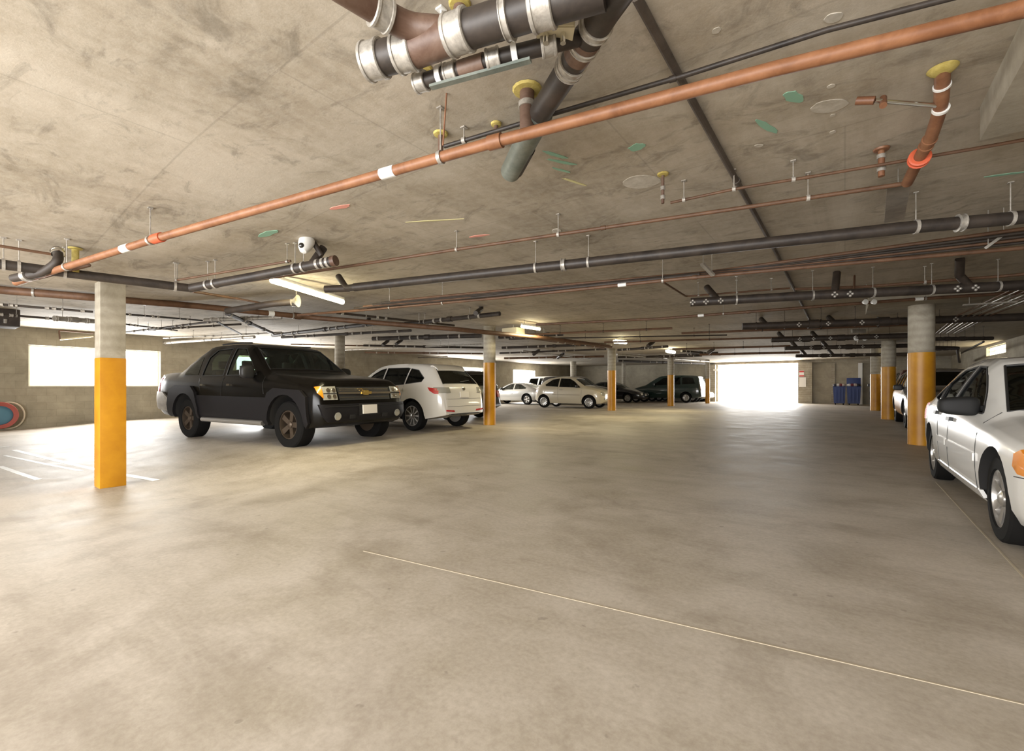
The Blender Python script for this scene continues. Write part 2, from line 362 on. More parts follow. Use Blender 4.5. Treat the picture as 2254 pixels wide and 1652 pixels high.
for px, py, rx, ry in [(1826, 232, .105, .07), (1410, 400, .16, .12), (1835, 38, .04, .03), (1577, 66, .02, .02), (1829, 189, .02, .02), (1833, 290, .02, .02), (1225, 508, .05, .08), (1833, 253, .015, .015), (1670, 320, .03, .02)]:
    blob('patch', px, py, rx, ry, 'patch', .6, 16, .12)
# ------------------------------------------------------------------ pipes
def at(pts, t):
    L = [(b-a).length for a, b in zip(pts, pts[1:])]; s = t*sum(L)
    for (a, b), l in zip(zip(pts, pts[1:]), L):
        if s <= l or (a, b) == (pts[-2], pts[-1]): return a.lerp(b, min(1, s/l)), (b-a).normalized()
        s -= l
def tpx(pts, px):          # parameter along the pipe whose picture column is px
    best = 0; bd = 1e9
    for k in range(301):
        p, _ = at(pts, k/300); d = p-EYE; q = CX+F*d.dot(RT)/max(.01, d.dot(FW))
        if abs(q-px) < bd: bd = abs(q-px); best = k/300
    return best
def ring(name, pts, t, r, ln, m, parent, lip=0, seg=18, **k):
    p, d = at(pts, t); bm = bmesh.new(); h = ln/2; mt = Matrix.Translation(p) @ d.to_track_quat('Z', 'Y').to_matrix().to_4x4()
    pr = [(r*.9, -h), (r, -h), (r+lip, -h*.9), (r+lip, -h*.65), (r, -h*.6), (r, h*.6), (r+lip, h*.65), (r+lip, h*.9), (r, h), (r*.9, h)] if lip else [(r*.9, -h), (r, -h), (r, h), (r*.9, h)]
    lathe(bm, pr, seg, mt); bmesh.ops.recalc_face_normals(bm, faces=bm.faces); return finish(name, bm, m, parent, **k)
def hanger(pts, t, r, m, parent, rod='grey', thick=.0045):
    p, d = at(pts, t); c = ce(p.x, p.y); bm = bmesh.new()
    mt = Matrix.Translation(p) @ d.to_track_quat('Z', 'Y').to_matrix().to_4x4()
    lathe(bm, [(r*1.0, -.012), (r+.008, -.012), (r+.008, .012), (r*1.0, .012)], 14, mt, close=True)
    tube(bm, [p+UP*r, Vector((p.x, p.y, c+.01))], thick, 6); box(bm, (p.x-.018, p.y-.018, c-.008), (p.x+.018, p.y+.018, c+.004))
    bmesh.ops.recalc_face_normals(bm, faces=bm.faces)
    return finish('hanger', bm, m, parent)
def pipe(label, pp, r, m, bands=(), hang=(), coup=(), tagsx=(), name='ceiling_pipe', cat='pipe', rad=.12, seg=12, hm='grey', group=None, bw=.05, bm_='band', extra=0):
    pts = [PC(*q) if len(q) == 3 else PC(*q, .2) for q in pp]
    org = pts[0].copy(); pts0 = pts
    t = thing(name, label, cat, (0, 0, 0), 0, group) if (bands or hang or coup or tagsx or extra) else None
    o = tubeobj('pipe' if t else name, pts, r, m, t, seg, rad)
    if t is None: return tag(o, label, cat, group), pts
    for b in bands: ring('band', pts, tpx(pts, b), r+.006, bw, bm_, t, .004)
    for h in hang: hanger(pts, tpx(pts, h), r, hm, t)
    for c_ in coup: ring('coupling', pts, tpx(pts, c_), r*1.28, r*2.6, m, t, 0)
    for x in tagsx: ring('pipe_tag', pts, tpx(pts, x), r+.003, .11 if r > .02 else .14, 'white', t, label='white sticker')
    return t, pts
# overhead front group
tA, pA = pipe('long orange brown sprinkler main crossing the whole ceiling in front', [(2400, -16, .29), (1700, 153, .29), (1090, 312, .29), (340, 526, .29), (35, 622, .30)], .032, 'rust', hang=(972, 332, 148), coup=(1088,), tagsx=(852, 278), seg=20, hm='band')
ring('collar', pA, tpx(pA, 1104), .034, .02, 'cream', tA); ring('coupling', pA, tpx(pA, 346), .041, .12, 'red', tA, label='reddish coupling')
pipe('thin black pipe running just above the orange sprinkler main', [(2330, -66, .07), (1820, 66, .07), (1510, 165, .07), (1250, 241, .07), (978, 322, .09)], .013, 'iron', hang=(1022,), coup=(1480,), hm='clip')
DW = [(812, 136, .26), (905, 112, .26), (1010, 72, .26), (1190, 16, .26), (1330, -25, .26)]
tC, pC = pipe('thick black cast iron drain pipe overhead with wide steel bands and capped end', DW, .068, 'iron', seg=28, extra=1)
for x, ln in ((825, .09), (893, .09), (1010, .10), (1118, .03), (1195, .09)): ring('band', pC, tpx(pC, x), .075, ln, 'band', tC, .005, 28)
ring('rusty_section', pC, tpx(pC, 952), .070, .2, 'castrust', tC, 0, 28)
tB_, pB_ = pipe('curved rusty drain branch joining the thick banded drain overhead', [(700, -60, .24), (835, 25, .22), (900, 62, .22), (985, 68, .24)], .052, 'castrust', rad=.16, seg=24, extra=1)
ring('band', pB_, tpx(pB_, 838), .060, .075, 'band', tB_, .005, 24)
tD, pD = pipe('smaller black drain pipe with steel bands and a pale strip under it', [(918, 184, .30), (1085, 130, .30), (1215, 98, .27), (1285, 80, .21)], .033, 'iron', seg=20, extra=1)
for x, ln in ((928, .06), (995, .06), (1085, .06), (1208, .065)): ring('band', pD, tpx(pD, x), .041, ln, 'band', tD, .003, 20)
ring('rusty_section', pD, tpx(pD, 1040), .036, .12, 'castrust', tD, 0, 20)
for x in (971, 1133): hanger(pD, tpx(pD, x), .036, 'white', tD)
a, b = PC(948, 192, .345), PC(1168, 132, .345); d_ = (b-a); L_ = d_.length
boxobj('support_strip', (0, -.014, -.006), (L_, .014, .006), 'pale', tD, Matrix.Translation(a) @ d_.to_track_quat('X', 'Z').to_matrix().to_4x4(), label='pale grey green strip')
tE, pE = pipe('black diagonal drain pipe overhead ending in a grey green sleeve', [(1420, -110, .26), (1335, 18, .22), (1262, 135, .18), (1185, 255, .15)], .062, 'iron', seg=28, extra=1)
for x, ln in ((1312, .04), (1287, .03), (1258, .05), (1253, .03)): ring('band', pE, tpx(pE, x), .067, ln, 'band', tE, .004, 28)
ring('rusty_section', pE, tpx(pE, 1283), .0645, .13, 'castrust', tE, 0, 28)
g0, g1 = PC(1190, 248, .15), PC(1124, 378, .15); tubeobj('sleeve', [g0, g1], .072, 'pale', tE, 28, label='grey green sleeve')
tubeobj('sleeve_end', [g0+(g1-g0)*.55+Vector((.03, 0, -.0)), g1+Vector((.045, -.01, 0))], .062, 'iron', tE, 24)
def drop_pipe(label, px, py, h, r, m, fr=.055, parts=(), fm='flange', lean=None):
    p = PC(px, py); t = thing('pipe_stub', label, 'pipe stub')
    q = p-UP*h if lean is None else PC(*lean)
    tubeobj('pipe', [p+UP*.01, p-UP*.03, q] if lean else [p+UP*.01, q], r, m, t, 16)
    bm = bmesh.new(); n_ = 14
    prof = [(fr, -.004), (fr*.9, -.016), (r, -.02)]
    lathe(bm, prof, n_, Matrix.Translation(p)); bmesh.ops.recalc_face_normals(bm, faces=bm.faces); finish('sealant_ring', bm, fm, t, label='yellow sealant ring' if fm == 'flange' else 'ring')
    for k in parts: ring('band', [p, q], k, r+.006, .03, 'band', t, .002)
    return t
drop_pipe('stub with yellow sealant ring behind the diagonal drain', 1160, 195, .27, .042, 'castrust', .085, (.35,))
drop_pipe('small rusty stub with yellow ring above the orange main beside its hanger', 970, 292, .14, .018, 'castrust', .05)
drop_pipe('rusty stub with pale yellow seal between the black thin pipe and the orange main', 1092, 270, .13, .014, 'castrust', .035)
drop_pipe('thin speckled stub with yellow ring right of the green chalk mark', 1459, 381, .24, .012, 'castrust', .045, (.5, .8))
drop_pipe('stub with yellow ring hidden behind the thick banded drain', 1012, 6, .16, .028, 'castrust', .05)
drop_pipe('stub with yellow ring behind the smaller banded drain', 930, 150, .06, .024, 'castrust', .055)
tubeobj('hanger_rod', [PC(983, 205), PC(975, 320, .26)], .005, 'rust', tA)
jb = PC(1222, 50, .20); t = thing('junction_box', 'cream junction box between the thick and the diagonal drain pipes', 'junction box', (jb.x, jb.y, jb.z), YAW)
boxobj('box_body', (-.075, -.05, -.06), (.075, .05, .102), 'cream', t, bev=.006)
for s in (-.04, .03): tubeobj('conduit_fitting', [(s, -.02, -.06), (s, -.02, -.10)], .012, 'chrome', t, 10)
boxobj('box_cover', (-.07, -.056, -.055), (.07, -.05, .09), 'cream', t, bev=.003)
ts, ps = pipe('straight dark conduit running away along the ceiling toward the gate', [(1400, -8, .02), (1520, 215, .026), (1700, 540, .026), (1790, 719, .03)], .022, 'strip', name='ceiling_conduit', cat='conduit', seg=10, coup=(1622,))
# thin crossing pipes of the middle ceiling
tJ, pJ = pipe('thin rust pipe crossing from the orange coupled riser to the white dome camera', [(1998, 403, .20), (1662, 453, .20), (1330, 501, .20), (1003, 549, .20), (740, 590, .20), (425, 636, .20)], .017, 'brown', hang=(1778, 1228, 1003), coup=(1328,), hm='clip')
tK, pK = pipe('thin rust pipe crossing above the rust one at the upper right', [(2330, 294, .14), (2140, 328, .14), (1778, 390, .14), (1620, 415, .15), (1476, 446, .16)], .011, 'brown', hang=(1745, 1615, 1505), coup=(1776,), hm='clip')
# riser on the right
pr = [PC(2075, 150), PC(2072, 235, .10), PC(2050, 300, .16), PC(2025, 345, .19), PC(1997, 402, .21)]
t = thing('copper_riser', 'copper brown riser with yellow ring and orange red coupling', 'pipe')
tubeobj('pipe', pr, .034, 'copper', t, 20, .1)
bm = bmesh.new(); lathe(bm, [(.066, -.003), (.055, -.016), (.034, -.03)], 20, Matrix.Translation(pr[0])); bmesh.ops.recalc_face_normals(bm, faces=bm.faces); finish('sealant_ring', bm, 'flange', t, label='yellow sealant ring')
for k, mm, ln in ((.10, 'white', .012), (.24, 'white', .018), (.48, 'copper', .02), (.54, 'copper', .02)): ring('collar', pr, k, .040, ln, mm, t)
ring('coupling', pr, .66, .052, .05, 'red', t, .008, label='orange red coupling')
p0, p1 = PC(2060, 232, .10), PC(1925, 221, .08); tubeobj('branch', [p0, p1], .012, 'chrome', t, 12, label='shiny grey branch')
tubeobj('branch_bracket', [p1, PC(1885, 222, .05)], .022, 'copper', t, 12); tubeobj('branch_valve', [PC(1944, 216, .05), PC(1944, 232, .12)], .018, 'copper', t, 12)
t = drop_pipe('rusty double clamp stub left of the copper riser', 1940, 326, .20, .020, 'copper', .05, (.3, .75), 'copper')
def channel(label, pa, pb, w_, m_):
    a, b = PC(*pa), PC(*pb); d_ = b-a; t = thing('support_channel', label, 'steel channel')
    boxobj('channel', (0, -w_/2, -.012), (d_.length, w_/2, .012), m_, t, Matrix.Translation(a) @ d_.to_track_quat('X', 'Z').to_matrix().to_4x4())
    for k in (.12, .88): p = a+d_*k; tubeobj('suspension_rod', [p, Vector((p.x, p.y, ce(p.x, p.y)))], .005, 'grey', t, 6)
channel('flat grey steel channel beyond the foot of the copper riser', (1979, 404, .16), (1968, 484, .16), .14, 'grey')
# the big dark line L
tL, pL = pipe('long thick dark pipe with white straps crossing below the ceiling', [(2380, 462, .30), (2254, 478, .30), (2015, 499, .30), (1700, 533, .30), (1295, 577, .30), (780, 632, .30)], .054, 'iron', hang=(2228, 2015, 1295, 1178), seg=20, hm='clip')
for x in (2115, 1240): ring('cleanout', pL, tpx(pL, x), .066, .05, 'band', tL, .008)
p, d = at(pL, tpx(pL, 790)); q = PC(745, 608, .08)
tubeobj('elbow', [p, PC(762, 634, .28), q], .045, 'dark', tL, 16, .05); tubeobj('capped_end', [PC(768, 634, .28), PC(716, 636, .26)], .05, 'dark', tL, 16)
# brown sprinkler main M + conduit group N
pipe('long brown sprinkler main with a white sticker below the thick dark pipe', [(2400, 531, .34), (2254, 545, .34), (1880, 578, .34), (1500, 613, .34), (1100, 655, .34), (800, 682, .34), (655, 693, .34)], .022, 'brown', hang=(1461, 972, 858), coup=(1526,), tagsx=(1370,), seg=14, hm='band')
for k, (ya, yb, nm) in enumerate([(503, 652, 'uppermost of the conduits bundled above the brown sprinkler main'), (511, 656, 'second conduit down in the bundle above the brown sprinkler main'), (519, 660, 'middle conduit of the bundle above the brown sprinkler main'),
        (526, 664, 'fourth conduit down in the bundle above the brown sprinkler main'), (533, 669, 'lowest conduit of the bundle above the brown sprinkler main')]):
    pipe('thin dark '+nm, [(2400, ya-17, .26+.012*k), (2254, ya, .26+.012*k), (1560, 598+k*1.5, .26+.012*k), (1110, 638+k*3, .26+.012*k), (860-k*20, 662+k*4, .27+.012*k)], .017, 'brown' if k in (0, 3) else 'dark', name='conduit', cat='conduit', seg=8)
pipe('brown flat sprinkler branch under the middle conduits', [(1540, 604, .3), (1100, 648, .3), (810, 676, .3)], .03, 'dark', seg=10)
channel('grey support channel across the conduit bundle near the right edge', (2215, 512, .24), (2170, 545, .36), .05, 'grey')
channel('grey support channel across the left end of the conduit bundle', (1545, 580, .24), (1570, 606, .36), .05, 'grey')
# pipe O with round clamps and stubs
tO, pO = pipe('thick dark drain with round bright clamps above the right column', [(2420, 617, .36), (2254, 627, .36), (2000, 640, .36), (1800, 649, .36), (1520, 665, .36)], .066, 'iron', hang=(2198, 2052, 1922, 1788, 1620), seg=20, hm='band')
def rosette(pts, x, parent, r=.045):
    p, d = at(pts, tpx(pts, x)); v = (EYE-p); v.z -= .3; v.normalize(); c = p+(v-d*v.dot(d)).normalized()*.068
    u, w_ = d, UP; bm = bmesh.new()
    for a, b in ((1, 0), (-1, 0), (0, 1), (0, -1)):
        q = c+(u*a+w_*b)*r*.62; bmesh.ops.create_icosphere(bm, subdivisions=2, radius=r*.42, matrix=Matrix.Translation(q))
    finish('clamp', bm, 'band', parent)
for x in (1524, 1553, 1585, 1834, 1868, 2102, 2141): rosette(pO, x, tO)
for a, b in (((1842, 600, .02), (1838, 643, .33)), ((1556, 632, .06), (1580, 660, .34)), ((2113, 570, .02), (2112, 606, .20)), ((2112, 606, .20), (2135, 630, .34))):
    tubeobj('vertical_branch', [PC(*a), PC(*b)], .05, 'dark', tO, 14)
tubeobj('vertical_branch', [PC(1881, 607, .02), PC(1880, 640, .33)], .014, 'brown', tO, 8)
pipe('thin brown pipe running just above the clamped dark drain', [(2254, 603, .22), (2200, 608, .22), (2040, 620, .22), (1900, 631, .22), (1750, 636, .2)], .02, 'brown', hang=(2036,), hm='clip')
pipe('thin pipe with small sprinkler heads left of the clamped drain', [(1462, 622, .2), (1510, 652, .22), (1700, 637, .18), (1738, 634, .16)], .014, 'brown', hang=(1537, 1622, 1698), rad=.05)
pipe('brown pipe passing under the drop panel of the near right column', [(2254, 643, .22), (2060, 655, .24), (1880, 668, .26), (1700, 682, .28), (1450, 701, .28), (1180, 714, .28)], .026, 'brown', hang=(2038, 1592), coup=(1647,), tagsx=(2024, 1543))
# stepped rows of far crossing pipes, right half
rows = [((1634, 718), (2254, 697), .075, 'dark', 'first thick dark pipe row behind the near right column'), ((1698, 748), (2004, 738), .07, 'dark', 'second thick dark pipe row, left of the near right column'),
        ((1728, 766), (2010, 760), .07, 'dark', 'third thick dark pipe row, nearer the far gate'), ((1752, 783), (2000, 779), .07, 'dark', 'fourth thick dark pipe row right above the gate wall'), ((2050, 746), (2185, 744), .05, 'iron', 'dark pipe row right of the near right column'),
        ((2052, 768), (2112, 766), .05, 'iron', 'dark pipe bending down behind the near right column')]
for (ax, ay), (bx, by), r, m_, lb in rows:
    t, pp = pipe(lb, [(ax, ay, .34), (bx, by, .34)], r, m_, hang=[ax+(bx-ax)*q for q in (.05, .15, .28, .4, .55, .7, .85)], seg=12, hm='dark', coup=(ax*.75+bx*.25, ax*.5+bx*.5))
    if ax < 1800:
        for fx in (.08, .32): x = ax+(bx-ax)*fx; y = ay+(by-ay)*fx; tubeobj('vertical_branch', [PC(x-8, y-14+fx*4, .05), PC(x+4, y, .32)], .06, m_, t, 10)
        for fx in (.2, .3, .42, .6, .75): rosette(pp, ax+(bx-ax)*fx, t, .05)
for (a, b, r, m_, lb) in [((1500, 733), (2010, 714), .03, 'brown', 'thin brown pipe above the first thick row'), ((1330, 753), (1990, 735), .03, 'brown', 'thin brown pipe starting above the column by the cream hatchback'),
        ((1480, 768), (1740, 761), .035, 'brown', 'thin pipe lit from the gate'), ((1540, 780), (1760, 775), .05, 'brown', 'thin pipe just in front of the gate'), ((1100, 739), (1480, 722), .028, 'brown', 'thin pipe passing the short fluorescent lamp'),
        ((1120, 746), (1600, 737), .02, 'dark', 'thin dark pipe behind the short fluorescent lamp')]:
    pipe(lb, [(*a, .22), (*b, .22)], r, m_, seg=8, hang=[a[0]+(b[0]-a[0])*q for q in (.12, .35, .6, .85)], hm='dark')
# right bundle running along the aisle
for k in range(7):
    x0, x1 = 2268+k*26, 2068+k*13
    pipe('conduit running away along the ceiling beside the right wall, one of seven', [(2290+k*22, 607, .30), (2110+k*12, 693, .30), (2060+k*8, 733, .30)], .012, 'grey' if k % 2 else 'brown', name='conduit', cat='conduit', seg=8, group='parallel conduits along the right wall')
channel('pale channel carrying the parallel conduits near the right wall', (2120, 671, .34), (2238, 664, .34), .05, 'grey')
pipe('dark bent pipe dropping down the right wall above the white sedan', [(2053, 764, .3), (2108, 765, .3), (2112, 796, .55)], .055, 'iron', rad=.15, extra=1)
pipe('short diagonal dark pipe near the small right windows', [(2113, 778, .35), (2165, 752, .3)], .03, 'iron', extra=1)
# ------------------------------------------------------------------ left side pipes
pipe('thick dark pipe passing in front of the square column\'s top', [(-60, 574, .26), (0, 581, .26), (190, 606, .26), (420, 634, .28)], .048, 'iron', hang=(8, 42, 142, 385), seg=16, hm='clip')
t, pp = pipe('dark drain rising from the square column toward the dome camera', [(418, 634, .28), (560, 608, .28), (735, 574, .28)], .05, 'iron', hang=(457, 474, 650, 668), seg=16, hm='band')
ring('end_cap', pp, 1, .058, .05, 'castrust', t); tubeobj('vertical_branch', [PC(712, 545, .04), PC(688, 580, .24)], .045, 'dark', t, 14)
for x in (700, 712, 722): ring('band', pp, tpx(pp, x), .055, .03, 'band', t)
pipe('thin brown pipe just above the drain by the dome camera', [(385, 617, .2), (640, 574, .2)], .013, 'brown', hang=(390, 632))
pipe('thin brown pipe meeting a bright clamp at the upper left edge', [(-40, 536, .2), (0, 541, .2), (112, 559, .2)], .013, 'brown')
t, pp = pipe('curved dark fitting with bright clamp at the upper left', [(126, 548, .05), (130, 575, .2), (95, 600, .3), (30, 612, .3)], .04, 'dark', rad=.2, seg=14, extra=1)
ring('clamp', pp, .06, .05, .05, 'chrome', t, .006); ring('end_cap', pp, .75, .055, .06, 'band', t)
t = drop_pipe('yellowish stub beside the curved fitting at the upper left', 166, 545, .25, .03, 'flange', .06)
tU, pU = pipe('long brown sprinkler line passing behind the square column toward the far columns', [(-60, 630, .07), (0, 638, .07), (200, 654, .07), (420, 672, .07), (680, 698, .2), (1000, 724, .36), (1200, 744, .36), (1345, 762, .36)], .055, 'brown', hang=(72, 645, 650), tagsx=(594,), coup=(655,), seg=14, hm='band')
pipe('short brown branch joining the orange main at the left', [(38, 622, .22), (60, 606, .15), (200, 583, .2), (85, 612, .3)], .016, 'brown', rad=.04)
pipe('thin diagonal brown pipe right of the square column', [(425, 641, .2), (510, 655, .2), (580, 668, .2), (640, 662, .2)], .018, 'brown')
pipe('dark pipe under the long fluorescent lamp', [(500, 684, .32), (600, 668, .32), (640, 665, .32)], .05, 'dark')
LEFT = [((-20, 668), (205, 686), .022, 'dark', 'upper thin line left of the square column'), ((-20, 690), (205, 708), .025, 'dark', 'lower thin line left of the square column'),
 ((118, 700), (210, 707), .055, 'grey', 'short thick grey duct pipe left of the square column'), ((275, 691), (445, 705), .022, 'dark', 'upper thin line right of the square column'), ((275, 713), (390, 727), .02, 'dark', 'middle thin line right of the square column'),
 ((275, 731), (480, 706), .03, 'dark', 'rising dark line right of the square column'), ((330, 725), (530, 713), .03, 'dark', 'dark pipe with capped end above the pickup bed'), ((450, 704), (620, 698), .05, 'grey', 'grey pipe above the pickup roof'),
 ((500, 690), (600, 733), .055, 'iron', 'thick iron drain slanting down toward the pickup roof'), ((478, 708), (530, 735), .03, 'dark', 'thin slanting pipe above the pickup roof'), ((360, 744), (620, 731), .025, 'grey', 'pale pipe along the bright strip above the pickup bed'),
 ((318, 757), (560, 741), .06, 'band', 'bright foil wrapped pipe above the pickup bed'), ((332, 764), (375, 777), .04, 'dark', 'short black stub below the foil wrapped pipe'), ((400, 765), (450, 773), .04, 'dark', 'short dark stub over the pickup rear window'),
 ((600, 738), (830, 711), .06, 'iron', 'thick iron drain crossing above the pickup windscreen'), ((620, 742), (905, 727), .045, 'dark', 'dark pipe crossing above the pickup hood'), ((640, 757), (905, 763), .03, 'brown', 'thin brown pipe above the round brown column'),
 ((740, 688), (1000, 716), .03, 'dark', 'thin dark pipe slanting right from the long lamp'), ((880, 714), (1100, 690), .06, 'iron', 'iron drain with clamps above the white crossover'), ((820, 745), (1060, 738), .08, 'iron', 'dark pipe over the white crossover'),
 ((800, 760), (1068, 765), .05, 'dark', 'lower dark pipe over the white crossover'), ((803, 775), (1063, 778), .05, 'brown', 'brown pipe just above the white crossover roof'), ((760, 770), (1060, 757), .03, 'band', 'pale foil pipe above the white crossover'),
 ((800, 790), (985, 785), .05, 'grey', 'grey pipe behind the white crossover roof'),
 ((1100, 735), (1330, 766), .04, 'brown', 'brown line slanting between the two middle columns'), ((1098, 742), (1240, 735), .06, 'iron', 'iron pipe right of the column by the crossover'), ((1105, 765), (1335, 757), .06, 'dark', 'dark pipe above the silver car'),
 ((1100, 777), (1335, 768), .05, 'dark', 'second dark pipe above the silver car'), ((1110, 788), (1330, 784), .07, 'brown', 'brown pipe above the cream hatchback'), ((1150, 772), (1300, 790), .05, 'grey', 'pale line above the cream hatchback'),
 ((1360, 770), (1470, 762), .06, 'iron', 'iron pipe right of the middle column'), ((1358, 780), (1560, 795), .07, 'grey', 'pale line slanting above the dark green minivan'), ((1360, 794), (1560, 800), .09, 'dark', 'dark pipe above the far left wall'),
 ((1360, 786), (1545, 782), .07, 'dark', 'dark pipe above the dark green minivan'), ((1500, 772), (1585, 780), .07, 'iron', 'iron pipe near the gate'), ((1480, 782), (1580, 776), .06, 'iron', 'second iron pipe near the gate')]
for (a, b, r, m_, lb) in LEFT:
    y = (a[1]+b[1])/2; dr = .12 if y > 770 else .2; 
    mx = (a[0]+b[0])/2
    t, pp = pipe(lb, [(*a, dr), (*b, dr)], r*.8, m_, seg=8, hang=(a[0]+.25*(b[0]-a[0]), a[0]+.7*(b[0]-a[0])) if abs(b[0]-a[0]) > 100 else (), coup=(mx,) if r > .04 and m_ != 'band' else (), bands=[a[0]+(b[0]-a[0])*q for q in ((.1, .2, .55, .62, .9) if mx % 2 else (.05, .35, .42, .8))] if abs(b[0]-a[0]) > 60 else (), bw=.05*max(1, r*12), bm_='clip')
# small branch fittings on far drains
for px, py, s in [(1059, 680, 1), (812, 704, 1), (854, 750, 1.2), (884, 748, 1.2), (1206, 735, 1.2), (1438, 752, 1.4), (1570, 768, 1.6), (1186, 771, 1.5), (1240, 778, 1.5)]:
    p = PC(px, py, .05); q = PC(px-12, py+9, .22)
    o = tubeobj('pipe_stub', [p+UP*.05, p, q], .05*s, 'iron', None, 10, .05)
    tag(o, 'small dark angled pipe stub %s' % {1059: 'above the column by the crossover', 812: 'between the long lamp and the crossover', 854: 'left one of a pair above the crossover', 884: 'right one of a pair above the crossover', 1206: 'right of the short lamp',
        1438: 'left of the farthest lamp', 1570: 'at the upper left corner of the gate', 1186: 'above the silver car roof', 1240: 'above the cream hatchback roof'}[px], 'pipe stub')
# left heater-like box and wall bracket
p = PC(8, 686, .05)
t = thing('utility_box', 'dark brown utility box with open underside at the left edge', 'utility box', (p.x, p.y, p.z), 0)
boxobj('box_body', (-.35, -.8, -.32), (.35, .2, .04), 'dark', t, bev=.02)
for k in range(4): tubeobj('socket', [(.36, -.55+.18*k, -.18), (.34, -.55+.18*k, -.26)], .03, 'grey', t, 10)
a, b = PX(130, 727, WL+.35), PX(132, 747, WL+.35)
t = thing('wall_bracket', 'thin L shaped pipe bracket on the wall over the left window', 'bracket')
tubeobj('bracket_arm', [PX(205, 733, WL+.3), a, b], .02, 'brown', t, 8, .03); tubeobj('bracket_brace', [b, PX(205, 740, WL+.3)], .022, 'cream', t, 8)
# hoops leaning at the left wall
def hoop(px, py, rpx, r, m_, label, x, name='hoop'):
    c = PX(px, py, x); R = rpx*(c-EYE).dot(FW)/F; bm = bmesh.new(); n_ = 40
    pts = [Vector((x+.05*math.sin(2*math.pi*k/n_), c.y+R*math.cos(2*math.pi*k/n_)*.8, c.z+R*math.sin(2*math.pi*k/n_))) for k in range(n_)]
    rings = []
    for k, p in enumerate(pts):
        o_ = (p-c).normalized(); rings.append([bm.verts.new(p+o_*r*math.cos(a)+Vector((1, 0, 0))*r*math.sin(a)) for a in [i*math.pi/4 for i in range(8)]])
    for k in range(n_):
        A, B = rings[k], rings[(k+1) % n_]
        for i in range(8): bm.faces.new((A[i], A[(i+1) % 8], B[(i+1) % 8], B[i]))
    bmesh.ops.recalc_face_normals(bm, faces=bm.faces)
    return tag(finish(name, bm, m_), label, 'hoop')
hoop(20, 914, 29, .02, mat('cream_hose', (.62, .55, .42), .5), 'cream coloured hoop leaning on the wall at the left edge', WL+.12)
t = thing('hose_reel', 'red and blue reel leaning against the wall at the left edge', 'reel')
c = PX(-2, 914, WL+.3); mt = Matrix.Translation(c) @ Matrix.Rotation(H, 4, 'Y')
bm = bmesh.new(); lathe(bm, [(.26, -.05), (.36, -.06), (.37, 0), (.36, .06), (.26, .05)], 32, mt, True); bmesh.ops.recalc_face_normals(bm, faces=bm.faces); finish('reel_rim', bm, mat('faded_red', (.36, .07, .05), .5), t)
bm = bmesh.new(); lathe(bm, [(0.0001, .02), (.16, .03), (.26, .0), (.16, -.03), (.0001, -.02)], 28, mt); bmesh.ops.recalc_face_normals(bm, faces=bm.faces); finish('reel_hub', bm, mat('faded_blue', (.08, .20, .28), .5), t, label='teal blue hub')
# ------------------------------------------------------------------ lamps
def lamp(pa, pb, drop, power, label, r=.035):
    a, b = PC(*pa, drop), PC(*pb, drop); d = b-a; c = (a+b)/2
    t = thing('fluorescent_lamp', label, 'lamp', c, math.atan2(d.y, d.x)); h = d.length/2
    boxobj('lamp_housing', (-h, -.03, .03), (h, .03, .08), 'white', t, bev=.01)
    for s in (-.7, .7): tubeobj('suspension_rod', [(h*s, 0, .08), (h*s, 0, ce(c.x, c.y)-c.z+.01)], .006, 'grey', t, 6)
    bm = bmesh.new(); tube(bm, [(-h*.98, 0, 0), (h*.98, 0, 0)], r, 14); bmesh.ops.recalc_face_normals(bm, faces=bm.faces); finish('lamp_tube', bm, 'tube', t)
    l = bpy.data.lights.new('lamp_glow', 'AREA'); l.shape = 'RECTANGLE'; l.size = 2*h; l.size_y = .12; l.energy = power; l.color = (1, .88, .55)
    lo = bpy.data.objects.new('lamp_glow', l); C.objects.link(lo); lo.parent = t; lo.location = (0, 0, -r-.01)
    return t
lamp((597, 628), (755, 655), .17, 32, 'long lit fluorescent lamp hanging above the black pickup', .04)
lamp((1148, 718), (1188, 724), .16, 32, 'short lit lamp beside the column by the white crossover')
lamp((1352, 751), (1378, 753), .16, 42, 'lit lamp glowing atop the column by the cream hatchback', .06)
lamp((1468, 772), (1484, 775), .16, 42, 'farthest lit lamp, atop the column in front of the minivan', .07)
# emergency speaker / exit box by the short lamp
p = PC(1130, 724, .12); t = thing('cream_ceiling_box', 'cream box hanging left of the short lit lamp', 'box', p, 0)
boxobj('box_body', (-.25, -.2, -.18), (.25, .2, .02), 'cream', t, bev=.02); tubeobj('suspension_rod', [(0, 0, 0), (0, 0, ce(p.x, p.y)-p.z)], .01, 'grey', t, 6)
p = PC(652, 662, .24); t = thing('horn_speaker', 'yellowish horn fitting under the long fluorescent lamp', 'fitting', p, YAW)
bm = bmesh.new(); lathe(bm, [(.02, .12), (.03, .05), (.09, -.02), (.10, -.03), (.085, -.02), (.02, .02)], 24, Matrix.Rotation(-H, 4, 'Y')); bmesh.ops.recalc_face_normals(bm, faces=bm.faces); finish('horn', bm, 'cream', t)
tubeobj('arm', [(-.04, 0, 0), (-.22, 0, -.01)], .03, 'cream', t, 12); tubeobj('suspension_rod', [(0, 0, 0), (0, 0, ce(p.x, p.y)-p.z)], .008, 'grey', t, 6)
